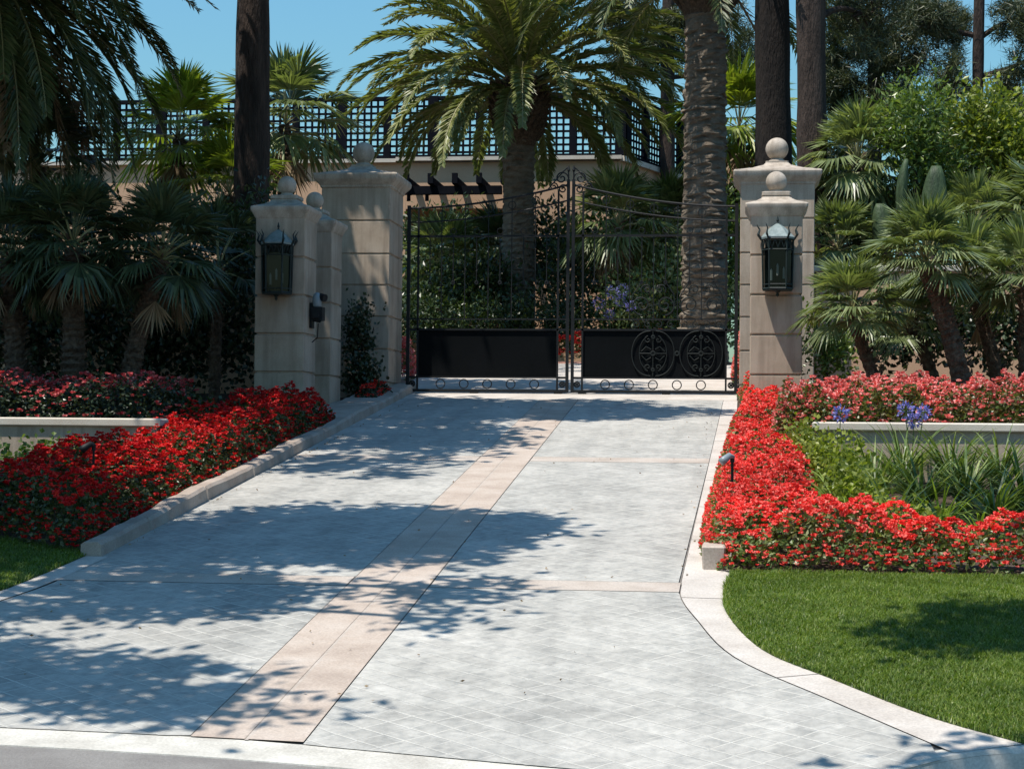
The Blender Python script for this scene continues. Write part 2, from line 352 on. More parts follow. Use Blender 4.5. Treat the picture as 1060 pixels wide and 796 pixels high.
for y0, y1 in ((12.24, 12.56), (19.01, 19.39)):
    slab([(-4.7, y0), (BLx(y0)-.01, y0), (BLx(y1)-.01, y1), (-4.72, y1)], 'cross', .001)
    slab([(BRx(y0)+.01, y0), (RIx(max(y0,12.5))-e, y0), (RIx(y1)-e, y1), (BRx(y1)+.01, y1)], 'cross', .001)
slab([(-4.85, 26.01), (-.03, 26.01), (-.02, 28.5), (.7, 33.0), (-7.5, 33.0), (-5.0, 27.5)], 'border', 0.)
slab([(RIx(26), 26.0), (RIx(12.56), 12.56)]+[(x+.006, y) for x, y in Rin[1:]]+Rout[::-1]+[(-.05, 13), (-.02, 26.0)], 'border', .003)
slab([(x, y) for x, y in Lout]+[(x+.18, y-.02) for x, y in Lout[::-1]], 'border', .003)
jt = MB()      # saw cuts across the pale border
def cut(a, c, dz=.0045):
    a = np.array(a); c = np.array(c); u_ = (c-a)/np.linalg.norm(c-a); n_ = np.array((-u_[1], u_[0]))*.005
    jt.quads([[(*p_, A0+S0*p_[1]+dz) for p_ in (a-n_, a+n_, c+n_, c-n_)]])
for y in (14.3, 16.0, 17.7, 21.0, 22.7, 24.4): cut((RIx(y), y), (-.045, y))
for i in (6, 21):
    a = Rin[min(i, len(Rin)-1)]; o_ = min(Rout, key=lambda q: (q[0]-a[0])**2+(q[1]-a[1])**2); cut(a, o_)
tag(jt.build('driveway_joint', M['joint']), kind='structure')
slab([(-7.5, 33.0), (.7, 33.0), (.8, 33.5), (-8, 33.5)], 'brick', .003)
sheet('lawn_soil', Rout+[(1.6, 8.93), (2.2, 9.1), (4, 9.36), (9, 9.86), (9, 12.95), (-.03, 12.95)], M['lawnbase'], .004)
sheet('lawn_soil', Lout[::-1]+[(-4.9, 13.3), (-5.6, 13.75), (-12, 14.3), (-12, 9)], M['lawnbase'], .004)
# ---------------------------------------------------------------- leaf helpers
def unit(v): return v/(np.linalg.norm(v, axis=-1, keepdims=True)+1e-9)
def leafquads(c, d, L, W, rg, fold=.0):
    """rhombus leaves: centres c, growth directions d, lengths L, widths W"""
    n = len(c); d = unit(d); r = unit(rg.normal(size=(n, 3))); s = unit(np.cross(d, r)); nn = np.cross(s, d)
    L = np.broadcast_to(np.asarray(L, float), (n,))[:, None]; W = np.broadcast_to(np.asarray(W, float), (n,))[:, None]
    return np.stack([c-d*L*.5, c+s*W*.5+nn*W*fold, c+d*L*.5, c-s*W*.5+nn*W*fold], 1)
def scatter_blob(rg, n, c, r, shell=.55):
    u = unit(rg.normal(size=(n, 3))); rad = (shell+(1-shell)*rg.random((n, 1))**.6)
    return np.array(c)+u*rad*np.array(r), u
def inpoly(P_, poly):
    x, y = P_[:, 0], P_[:, 1]; ins = np.zeros(len(P_), bool); j = len(poly)-1
    for i in range(len(poly)):
        xi, yi = poly[i]; xj, yj = poly[j]
        cnd = ((yi > y) != (yj > y)) & (x < (xj-xi)*(y-yi)/(yj-yi+1e-12)+xi); ins ^= cnd; j = i
    return ins
def fill(rg, poly, dens):
    p = np.array(poly); lo, hi = p.min(0), p.max(0); n = int(dens*(hi[0]-lo[0])*(hi[1]-lo[1]))
    q = lo+rg.random((n, 2))*(hi-lo); return q[inpoly(q, poly)]
# ---------------------------------------------------------------- lawns
def grass(poly, dens, label, wx):
    q = fill(rng, poly, dens); n = len(q)
    base = np.c_[q, A0+S0*q[:, 1]+.004]
    tuft = .5+.5*np.sin(q[:, 0]*9+np.sin(q[:, 1]*7)*2)*np.sin(q[:, 1]*8+np.sin(q[:, 0]*5)*2)
    h = .028+.018*rng.random(n)+.012*tuft; a = rng.random(n)*6.283; le = .4+.5*rng.random(n)
    d = np.c_[np.cos(a)*le, np.sin(a)*le, np.ones(n)]; d = unit(d); s = np.c_[-np.sin(a), np.cos(a), np.zeros(n)]*.0028
    t1 = base+d*h[:, None]*.6; d2 = d.copy(); d2[:, 2] *= .35; tip = t1+unit(d2)*h[:, None]*.55
    b = MB(); b.quads(np.stack([base-s, base+s, t1+s*.7, t1-s*.7], 1)); b.quads(np.stack([t1-s*.7, t1+s*.7, tip], 1))
    tag(b.build('grass', M['grass']), label, 'grass', kind='stuff')
grass(Rout+[(1.6, 8.93), (2.2, 9.1), (3.2, 9.25), (3.2, 12.95), (-.03, 12.95)], 11000, 'mown green lawn curving round the pale border on the right', 0)
grass(Lout[:26][::-1]+[(-4.9, 13.3), (-5.6, 13.75), (-6.6, 14.1), (-6.6, 9.3)], 6000, 'shaded green lawn in the lower left corner', 0)
# ---------------------------------------------------------------- flower beds
def bed(poly, h, label, fl, lf, fdens, ldens, zbase=None, hv=.3, fsize=.026, open_=.0, edge=.22, fexp=0.):
    """bedding plants: mounded foliage with flowers over it"""
    pa = np.array(poly)
    def edge_d(q):
        d = np.full(len(q), 9.)
        for i in range(len(pa)):
            a, c = pa[i], pa[(i+1) % len(pa)]; ab = c-a; t = np.clip(((q-a)@ab)/(ab@ab+1e-9), 0, 1)
            d = np.minimum(d, np.linalg.norm(q-(a+t[:, None]*ab), axis=1))
        return d
    ph = rng.random(8)*6.28
    def height(q):
        e_ = np.clip(edge_d(q)/edge, 0, 1); m = 1-(1-e_)**2
        nz = .5*np.sin(q[:,0]*4.3+ph[0]+1.7*np.sin(q[:,1]*2.9+ph[1]))*np.sin(q[:,1]*3.7+ph[2])+.5*np.sin(q[:,0]*13+ph[3])*np.sin(q[:,1]*11+ph[4]+np.sin(q[:,0]*6))
        return h*(.25+.75*m)*(1+hv*nz)
    def gz(q): return (A0+S0*q[:, 1]) if zbase is None else np.full(len(q), zbase)
    b = MB(); q = fill(rng, poly, ldens); n = len(q); H = height(q); k = 1-rng.random(n)**1.8*.9
    c = np.c_[q, gz(q)+H*k]; d = np.c_[rng.normal(size=(n, 2)), rng.random(n)*.9]
    b.quads(leafquads(c, d, .035+.03*rng.random(n), .022+.018*rng.random(n), rng, .15), 0)
    # side foliage and flowers all the way down at the edges
    q = fill(rng, poly, fdens); q = q[rng.random(len(q)) > open_*(.5+.5*np.sin(q[:, 0]*5+2*np.sin(q[:, 1]*3.1)))]
    n = len(q); H = height(q); ed = edge_d(q); low = np.where(ed < .12, rng.random(n), 0)
    z = gz(q)+H*(1.02-.65*low)+rng.random(n)*.03
    gs = .6+.8*rng.random(n)
    for k in range(5):
        a = k*1.2566+rng.random(n)*.5; til = .25+.4*rng.random(n)
        dd = np.c_[np.cos(a), np.sin(a), til]; cc = np.c_[q, z]+unit(dd)*fsize*.45*gs[:, None]
        b.quads(leafquads(cc, dd, gs*fsize*(.8+.5*rng.random(n)), gs*fsize*(.7+.4*rng.random(n)), rng, .1), 1)
    o = b.build('flower_bed', [lf, fl]); return tag(o, label, 'flower bed', kind='stuff')
bed([(-.12, 12.95), (-.27, 13.5), (-.28, 15), (-.22, 17), (-.14, 20), (-.08, 22.3), (.10, 24.9), (-.03, 26.2), (.25, 26.2), (.7, 22.6), (.85, 20), (.70, 17.0), (.66, 15.2), (.7, 14.2), (1.0, 13.75), (1.6, 13.55), (3.6, 13.45), (3.6, 12.98)],
    .33, 'bright red bedding flowers with pale leaves running down the right side of the driveway and along the lawn', M['red2'], M['begleafpale'], 1300, 2600, open_=.35, hv=.5)
bed([(-4.86, 13.3), (-4.86, 18), (-4.92, 22.2), (-5.5, 22.3), (-6.3, 20.6), (-6.1, 19), (-6.05, 17.6), (-6.2, 16.4), (-6.5, 15.5), (-8.5, 15.2), (-8.5, 14.5), (-5.8, 13.85), (-5.1, 13.25)],
    .40, 'deep red bedding flowers in a low mound along the left kerb of the driveway', M['crimson'], M['ivy2'], 950, 2300, open_=.45, hv=.5)
TZ = 1.47
bed([(.35, 18.35), (.35, 19.6), (.95, 20.6), (4.2, 20.6), (4.2, 18.35), (.9, 18.26)], .46, 'coral pink begonias on the raised terrace behind the right planter wall', M['coral'], M['beg_leaf'], 800, 2400, zbase=TZ-.02, open_=.3, hv=.5, fsize=.03, edge=.12)
bed([(-6.55, 18.4), (-6.0, 19.0), (-6.05, 20.6), (-10.5, 20.6), (-10.5, 18.4)], .48, 'dusky pink begonias on the raised terrace behind the left planter wall', M['pinkfl'], M['ivy'], 260, 2000, zbase=TZ-.02, hv=.35, fsize=.03, edge=.12)
bed([(-4.95, 24.9), (-5.35, 25.0), (-5.35, 26.3), (-4.95, 26.3)], .22, 'small patch of shaded red flowers at the foot of the tall left pillar', M['red'], M['ivy'], 600, 2500, hv=.3)
bed([(-5.4, 33.6), (-.5, 33.6), (-.5, 34.4), (-5.4, 34.4)], .42, 'red flowers edging the courtyard behind the gate', M['red'], M['bush'], 350, 900, hv=.3, fsize=.045)
bed([(-.10, 28.1), (.35, 28.1), (.6, 30), (-.1, 30)], .78, 'coral flowers just inside the gate beside the right pillar', M['coral'], M['beg_leaf'], 1500, 2000, hv=.2, fsize=.04)
bed([(-5.5, 28.6), (-5.12, 28.6), (-5.3, 30.0), (-5.6, 30)], .62, 'coral flowers just inside the gate beside the left pillar', M['coral'], M['beg_leaf'], 1500, 2000, hv=.2, fsize=.04)
# ---------------------------------------------------------------- planter walls, kerbs
def wall(name, x0, x1, y0, y1, z0, z1, ct, over, label, cat='wall', mat=None, cm=None):
    t = empty(name, ((x0+x1)/2, (y0+y1)/2, z0), label, cat); cx_, cy_ = (x0+x1)/2, (y0+y1)/2
    b = MB(); b.b2(x0-cx_, x1-cx_, y0-cy_, y1-cy_, 0, z1-ct-z0); b.build('wall_face', mat or M['stucco'], t)
    b = MB(); hx = (x1-x0)/2+over; hy = (y1-y0)/2+over; z = z1-ct-z0+.001
    b.loft([[(s*(hx-d), u*(hy-d), z+q) for s, u in ((-1,-1),(1,-1),(1,1),(-1,1))] for d, q in ((.012, 0), (0, .012), (0, ct-.015), (.015, ct))])
    b.build('coping', cm or M['coping'], t); return t
wall('planter_wall', X(845, 18.1), 5.0, 18.0, 18.22, .6, Z(437.5, 18, 950), .085, .035, 'low stucco planter wall with pale coping under the begonias on the right')
wall('planter_wall', -11.0, X(167, 18.1), 18.0, 18.22, .6, Z(432.5, 18, 80), .085, .035, 'low stucco planter wall with grey coping under the shaded begonias on the left')
sheet('terrace_soil', [(.3, 18.2), (5, 18.2), (5, 21), (.3, 21)], M['soil'], 0).data.transform(Matrix(((1,0,0,0),(0,1,0,0),(0,0,0,TZ-.03),(0,0,0,1))))
sheet('terrace_soil', [(-11, 18.2), (-6.2, 18.2), (-6.0, 21), (-11, 21)], M['soil'], 0).data.transform(Matrix(((1,0,0,0),(0,1,0,0),(0,0,0,TZ-.03),(0,0,0,1))))
# left raised kerb, leaning and chipped, in one long casting
b = MB(); rings = []; rr = random.Random(4)
ys = [13.15+i*(27.2-13.15)/60 for i in range(61)]
for i, y in enumerate(ys):
    x = -4.67 - .13*(y-13.15)/13.5; hk = .115+.012*math.sin(y*1.7)+rr.uniform(-.006, .006); wd = .17
    if y > 22.2: wd = .17+.45*min(1, (y-22.2)/.8)
    z = A0+S0*y
    if i % 7 == 5:
        for dy, dk in ((-.03, 0), (-.012, -.02), (.012, -.02), (.03, 0)): rings.append([(x+dk*.6, y+dy, z-.1), (x-.015+dk*.6, y+dy, z+hk-.025+dk), (x-.04, y+dy, z+hk+dk), (x-wd+.02, y+dy, z+hk+dk), (x-wd, y+dy, z+hk-.02+dk), (x-wd, y+dy, z-.1)])
        continue
    rings.append([(x, y, z-.1), (x-.015, y, z+hk-.025), (x-.04, y, z+hk), (x-wd+.02, y, z+hk+rr.uniform(-.006, .006)), (x-wd, y, z+hk-.02), (x-wd, y, z-.1)])
b.loft(rings); tag(b.build('garden_kerb', M['kerb'], smooth=True, sharp=35), 'raised concrete kerb holding back the red flowers on the left of the driveway', 'kerb')
b = MB(); b.square([(.075, -.1), (.085, .13), (.075, .145)], (0, 0, 0)); o = b.build('kerb_block', M['pink']); o.location = (-.17, 13.25, A0+S0*13.25); o.scale = (1.0, 2.6, 1.05)
tag(o, 'short concrete kerb block at the lower corner of the right red flower bed', 'kerb')
# ---------------------------------------------------------------- pillars
def shaft_profile(h, top, base, groove_zs, g=.022, gh=.019):
    p = [(h, base)]
    for z in sorted(groove_zs):
        if base+.05 < z < top-.05: p += [(h, z-gh), (h-g, z-gh*.4), (h-g, z+gh*.4), (h, z+gh)]
    p.append((h, top)); return p
def pillar(x, y, half, base, top_prof, shaft_top, grooves, ball, label, group, rnd=None):
    t = empty('gate_pillar', (x, y, base), label, 'pillar', group)
    b = MB(); b.square(shaft_profile(half, shaft_top-base, -.25, [q-base for q in grooves]), ch=.01)
    b.build('shaft', M['stucco'], t)
    b = MB(); b.square([(a, z-base) for a, z in top_prof], ch=.02); cap_o = b.build('cap', M['cap'], t, smooth=True, sharp=28)
    zc, r, neck = ball; zn = top_prof[-1][1]
    b = MB(); n = 16; pr = [(neck*1.5, zn-base), (neck*1.45, zn-base+.02), (neck, zn-base+.045)]
    a0 = math.asin(min(.95, neck/r)); pr += [(r*math.sin(math.pi-a0-(math.pi-a0)*i/n)+(.0005), zc-base+r*math.cos(math.pi-a0-(math.pi-a0)*i/n)) for i in range(n+1)]
    b.lathe(pr, seg=32); b.build('ball_finial', M['cap'], cap_o, smooth=True, sharp=50); return t
e0 = 1.5
small_cap = [(.318, e0+2.64), (.335, e0+2.66), (.35, e0+2.70), (.372, e0+2.735), (.380, e0+2.75), (.383, e0+2.785), (.374, e0+2.80), (.33, e0+2.815), (.25, e0+2.84), (.19, e0+2.875), (.165, e0+2.905), (.165, e0+2.912), (.178, e0+2.915), (.178, e0+2.955), (.168, e0+2.962)]
gs = [e0+q for q in (.23, .70, 1.19, 1.68, 2.165)]
PX = .445; PXL = -5.76
pillar(PX, 22.6+.315, .315, P(22.7), small_cap, e0+2.65, gs, (e0+3.10, .13, .06), 'short sunlit stucco pillar with a lantern, in front of the tall right pillar', 'short gate pillars')
pillar(PXL, 22.6+.315, .32, P(22.7), small_cap, e0+2.65, [e0+q for q in (.235, .68, .70, 1.18, 1.67, 2.15)][0:1]+[e0+q for q in (.70, 1.185, 1.67, 2.15)], (e0+3.10, .12, .06), 'short shaded stucco pillar with a lantern, leftmost of the pillars', 'short gate pillars')
pillar(PXL, 24.15+.315, .315, P(24.3), small_cap, e0+2.65, [e0+q for q in (.21, .70, 1.2, 1.68, 2.16)], (e0+3.10, .12, .06), 'short shaded stucco pillar without a lantern, between the lantern pillar and the tall left pillar', 'short gate pillars')
big_cap = [(.518, e0+3.53), (.535, e0+3.545), (.54, e0+3.57), (.585, e0+3.62), (.61, e0+3.65), (.622, e0+3.67), (.628, e0+3.72), (.615, e0+3.745), (.58, e0+3.75), (.42, e0+3.79), (.37, e0+3.80), (.28, e0+3.835), (.20, e0+3.865), (.165, e0+3.90), (.165, e0+3.925)]
gb = [e0+q for q in (.67, 1.16, 1.64, 2.10, 2.56, 3.05)]
pillar(.53, 26.4+.515, .525, P(26.5), big_cap, e0+3.54, gb, (e0+4.12, .165, .085), 'tall sunlit stucco pillar holding the right gate leaf', 'tall gate pillars')
pillar(-5.60, 26.4+.515, .515, P(26.5), big_cap, e0+3.54, gb, (e0+4.12, .165, .085), 'tall shaded stucco pillar holding the left gate leaf', 'tall gate pillars')
def garden_wall(x0, x1, label):
    return wall('garden_wall', x0, x1, 26.9, 27.15, 1.6, Z(276, 26.9), .09, .05, label, 'wall', M['peach'], M['coping'])
garden_wall(-16, -6.16, 'peach stucco garden wall left of the tall left pillar'); garden_wall(1.1, 12, 'peach stucco garden wall running behind the fan palms on the right')
# ---------------------------------------------------------------- lanterns
def lantern(x, z, y, label):
    t = empty('wall_lantern', (x, y, z), label, 'lantern', 'wall lanterns on the short pillars')
    pl = [(-.17, -.03), (-.175, -.14), (-.10, -.26), (.10, -.26), (.175, -.14), (.17, -.03)]
    b = MB()
    b.b2(-.15, .15, -.03, 0, -.02, .66)
    for k in pl: b.tube([(k[0], k[1], 0), (k[0]*1.08, k[1]*1.04, .60)], .011, 6)
    for zz in (.0, .05, .47, .60):
        for i in range(5):
            a, c = pl[i], pl[i+1]; s = 1+.08*zz/.6; b.tube([(a[0]*s, a[1]*s, zz), (c[0]*s, c[1]*s, zz)], .012 if zz in (0, .6) else .007, 6)
    for i in range(5):      # pierced top band: small arches in every face
        a, c = np.array(pl[i])*1.06, np.array(pl[i+1])*1.06
        for k in range(3):
            p0 = a+(c-a)*k/3; p1 = a+(c-a)*(k+1)/3; pm = (p0+p1)/2
            b.tube([(p0[0], p0[1], .60), (pm[0], pm[1], .49), (p1[0], p1[1], .60)], .007, 4)
    b.add([(q[0]*1.02, q[1]*1.02, h) for h in (-.02, .005) for q in pl], [tuple(range(5, -1, -1)), tuple(range(6, 12))]+[(i, (i+1) % 6, (i+1) % 6+6, i+6) for i in range(6)])
    b.lathe([(.001, -.10), (.02, -.08), (.015, -.05), (.05, -.02)], (0, -.13, 0), 10)
    b.build('frame', M['green_iron'], t)
    b = MB()
    b.loft([[(q[0]*s, -.03+(q[1]+.03)*s2, h) for q in pl] for s, s2, h in ((1.16, 1.1, .60), (1.18, 1.12, .625), (.95, .9, .67), (.55, .6, .745), (.12, .2, .80))])
    rf = b.build('roof', M['lroof'], t)
    b = MB(); b.lathe([(.02, .79), (.008, .82), (.016, .84), (.001, .90)], (0, -.06, 0), 8); b.build('finial', M['green_iron'], rf)
    for q in (pl[0], pl[1], pl[2], pl[3], pl[4], pl[5]):
        b = MB(); q = np.array(q)*1.14; d = np.array((q[0], q[1]*.6)); d = d/np.linalg.norm(d)
        b.tube([(q[0], q[1], .60), (q[0]+d[0]*.04, q[1]+d[1]*.04, .66), (q[0]+d[0]*.02, q[1]+d[1]*.02, .72), (q[0]+d[0]*.06, q[1]+d[1]*.06, .78)], [.012, .016, .009, .002], 6); b.build('finial', M['green_iron'], rf)
    b = MB()
    for i in range(5):
        a, c = np.array(pl[i]), np.array(pl[i+1]); b.quads([[(*(a*.97), .01), (*(c*.97), .01), (*(c*1.02), .49), (*(a*1.02), .49)]])
    b.build('glass', M['glass'], t)
    for xx, hh in ((-.075, .10), (0, .16), (.075, .12)):
        b = MB(); b.lathe([(.03, .01), (.012, .03), (.012, hh-.01), (.024, hh)], (xx, -.14, 0), 10, 0); b.lathe([(.015, hh), (.015, hh+.12), (.001, hh+.15)], (xx, -.14, 0), 10, 1)
        b.build('candle', [M['green_iron'], M['candle']], t)
    return t
lantern(X(804, 22.6), Z(300, 22.6, 800), 22.6-.003, 'sunlit black-green iron lantern on the short right pillar')
lantern(X(287.5, 22.6), Z(304, 22.6, 288), 22.6-.003, 'shaded black-green iron lantern on the short left pillar')
# call box on the left pillar
t = empty('call_box', (PXL+.32, 22.95, Z(325, 22.9, 323)), 'dark call box with a pale dome on the side of the left lantern pillar', 'intercom')
b = MB(); b.b2(.002, .03, -.08, .08, -.18, .14); b.tube([(.03, 0, -.08), (.12, 0, -.10), (.16, -.02, -.05)], .012, 8); b.tube([(.10, 0, -.12), (.09, 0, -.3), (.02, 0, -.36)], .008, 6); b.build('bracket', M['iron'], t)
b = MB(); b.box((.10, -.03, -.0), (.15, .16, .17)); b.box((.10, -.13, -.02), (.09, .06, .07)); b.build('housing', M['iron'], t)
b = MB(); b.lathe([(.05, .08), (.06, .11), (.06, .20), (.05, .245), (.025, .27), (.001, .275)], (.09, -.04, 0), 16); b.build('dome', M['white'], t, smooth=True)
b = MB(); b.tube([(.12, -.02, .22), (.20, -.06, .20)], [.05, .05], 10); b.build('camera_eye', M['iron'], t)
# ---------------------------------------------------------------- gate
GY = 26.9; GZ = Z(405, GY, 590)
def spiral(cx_, cz, r0, turns, a0, cw=1, n=34, rin=.12):
    out = []
    for i in range(n):
        k = i/(n-1); a = a0+cw*k*turns*2*math.pi; r = r0*(1-(1-rin)*k); out.append((cx_+r*math.cos(a), 0, cz+r*math.sin(a)))
    return out
def gate_leaf(sgn, x0, wid, label):
    t = empty('gate_leaf', (x0, GY, GZ), label, 'gate', 'gate leaves'); S = sgn
    m = lambda pts: [(S*p[0], p[1], p[2]) for p in pts]
    def arch(u, hi):
        k = max(0., 1-u/wid); e_ = k**1.9
        return (2.71+.34*e_) if hi else (2.50+.32*e_)
    b = MB(); bar = lambda x, z0, z1, s: b.box((S*x, 0, (z0+z1)/2), (s, s, z1-z0))
    bar(.02, -.02, 3.12, .045); bar(wid-.02, -.02, 2.75, .05); bar(.165, -.02, 2.95, .028); bar(wid-.165, -.02, 2.72, .028)
    for z, s in ((0, .04), (.20, .025), (.905, .03), (1.06, .02), (2.29, .03)): b.box((S*wid/2, .001, z), (wid-.06, s, s))
    for hi in (0, 1): b.tube(m([(u, 0, arch(u, hi)) for u in np.linspace(.02, wid-.02, 20)]), .017 if hi else .013, 6)
    b.build('frame', M['iron'], t)
    b = MB()
    us = [.505, .855, 1.205, 1.555, 1.905]
    for i, u in enumerate(us+[.335, .68, 1.03, 1.38, 1.73, 2.08]):
        tall = i < 5; zt = arch(u, 1) if tall else 2.29
        z0 = 1.06 if tall else 1.62
        b.box((S*u, 0, (z0+zt)/2), (.013, .013, zt-z0))
        if not tall: b.ring((S*u, 0, 2.36), .045, .006); b.ring((S*u, 0, 1.60), .02, .012, n=8)
        else:
            b.ring((S*u, 0, (arch(u,1)+arch(u,0))/2), .055, .006)
    b.build('bars', M['iron'], t)
    for u in us: b = MB(); b.ring((S*u, 0, .10), .066, .008); b.build('ring', M['iron'], t)
    for u in (.09, wid-.09):
        b = MB(); b.ring((S*u, 0, .10), .04, .01); b.box((S*u, 0, .10), (.05, .02, .05)); b.tube(m([(u-.06, 0, .19), (u+.06, 0, .19)]), .008, 5); b.build('corner_ornament', M['iron'], t)
    b = MB(); b.box((S*(wid/2), .012, .552), (wid-.34, .006, .70)); b.build('panel', M['panel'], t)
    b = MB()
    for c in ((1.205, 1.905) if S > 0 else ()):     # paired C-scrolls over the panel
        for q in (-1, 1):
            lobe = [(c+q*(.01+.30*math.sin(a)**.8), -.012, .56+.33*math.cos(a)) for a in np.linspace(.05, math.pi-.05, 20)]
            b.tube(m(lobe), .009, 6)
            inn = [(c+q*(.03+.17*math.sin(a)**.9), -.012, .56+.25*math.cos(a)) for a in np.linspace(.35, math.pi-.35, 16)]
            b.tube(m(inn), .007, 6)
            for zz in (-1, 1):
                b.tube(m([(p[0], -.012, p[2]) for p in spiral(c+q*.075, .56+zz*.20, .055, 1.1, math.pi/2 if zz > 0 else -math.pi/2, -zz*q)]), .008, 5)
                b.tube(m([(c+q*.03, -.012, .56+zz*.06), (c+q*.10, -.012, .56+zz*.10), (c+q*.17, -.012, .56+zz*.03)]), .008, 5)
            b.tube(m([(c+q*.02, -.012, .56), (c+q*.20, -.012, .56)]), .008, 5)
        b.tube(m([(c, -.012, .23), (c, -.012, .88)]), .008, 5)
        b.ring((S*c, -.012, .56), .03, .012, n=10); b.ring((S*c, -.012, .80), .02, .014, n=8); b.ring((S*c, -.012, .32), .02, .012, n=8)
    if S > 0: b.ring((S*1.555, -.012, .56), .028, .012, n=10); b.build('panel_scrolls', M['scroll'], t)
    b = MB()
    for c in ((1.205, 1.905) if S > 0 else ()):     # scrolls standing on the rail over the panel
        for q in (-1, 1):
            p = spiral(c+q*.17, 1.27, .15, 1.6, -math.pi/2 if q > 0 else -math.pi/2, q, 40)
            b.tube(m(p), .011, 5)
            b.tube(m(spiral(c+q*.10, 1.50, .085, 1.3, -math.pi*.2 if q > 0 else math.pi*1.2, q, 26)), .009, 5)
            b.tube(m([(c+q*.32, 0, 1.25), (c+q*.30, 0, 1.42), (c+q*.18, 0, 1.60), (c+q*.175, 0, 1.64)]), .009, 5)
            b.tube(m(spiral(c+q*.08, .985, .055, 1.2, math.pi/2, -q, 20)), .007, 5)
            b.tube(m(spiral(c+q*.25, .985, .055, 1.2, math.pi/2, q, 20)), .007, 5)
    if S > 0: b.build('rail_scrolls', M['scroll'], t)
    b = MB()            # crest at the meeting stile
    for r0, cu, cz in ((.10, .12, 3.14), (.075, .10, 2.98), (.06, .24, 3.02)):
        b.tube(m(spiral(cu, cz, r0, 1.5, math.pi, -1, 30)), .011, 5)
    b.tube(m([(.02, 0, 3.1), (.02, 0, 3.24)]), .012, 6); b.lathe([(.004, 3.22), (.024, 3.26), (.004, 3.33)], (S*.02, 0, 0), 8)
    b.tube(m([(.34, 0, 2.96), (.22, 0, 3.10), (.10, 0, 3.24), (.03, 0, 3.30)]), .01, 5)
    b.build('crest', M['iron'], t)
    for u in ((.15 if S < 0 else .17), 1.40):
        b = MB(); b.box((S*u, 0, -.045), (.12, .07, .07)); b.tube([(S*u-.03, -.0, -.075), (S*u+.03, 0, -.075)], .045, 14)
        b.build('wheel', M['iron'], t)
gate_leaf(1, X(590.8, GY), 2.43, 'right leaf of the black wrought iron gate, sunlit scrolls showing on its panel')
gate_leaf(-1, X(588.2, GY), 2.42, 'left leaf of the black wrought iron gate, its sheet panel in shadow')
# ---------------------------------------------------------------- house with roof lattice
HY = 44.0; zt = Z(168, HY, 500); zg = P(40)-.3
hx0 = X(60, HY); hx1 = X(640, HY)
t = empty('house', ((hx0+hx1)/2, HY, zg), 'peach stucco house with a flat parapet, behind the palms beyond the gate', 'house'); ox = (hx0+hx1)/2
b = MB(); hx2 = X(735, 49)
xa = X(418, HY); xb = X(520, HY); zb = Z(216, HY); zlow = Z(205, HY)
b.b2(hx0-ox-9, xa-ox, 0, 5, 0, zt-zg); b.b2(xa-ox+.002, xb-ox, .002, 5, zb-zg, zt-zg-.003); b.b2(xb-ox+.004, hx1-ox, 0, 5, 0, zt-zg)
b.b2(xa-ox+.01, xb-ox, 2.5, 5, 0, zb-zg-.01)
b.add([(hx1-ox, .0, 0), (hx2-ox, 5.5, 0), (hx2-ox, 6.0, 0), (hx1-ox, 1, 0), (hx1-ox, .0, zt-zg), (hx2-ox, 5.5, zt-zg), (hx2-ox, 6.0, zt-zg), (hx1-ox, 1, zt-zg)], [(0,1,5,4), (1,2,6,5), (2,3,7,6), (4,5,6,7), (3,0,4,7)])
b.build('wall', M['peach'], t)
b = MB(); b.b2(hx0-ox-9, X(408, HY)-ox, -.12, .25, zt-zg, zt-zg+.09); b.b2(X(408, HY)-ox+.002, hx1-ox+.05, -.14, .25, zt-zg+.03, zt-zg+.12)
b.tube([(hx1-ox+.05, .0, zt-zg+.06), (hx2-ox, 5.5, zt-zg+.06)], .09, 4); b.build('parapet_coping', M['coping'], t)
for k in range(4):
    xx = X(418+k*34, HY)-ox; b = MB(); b.tube([(xx, 1.8, 0), (xx, 1.8, zb-zg)], .16, 12); b.build('column', M['coping'], t)
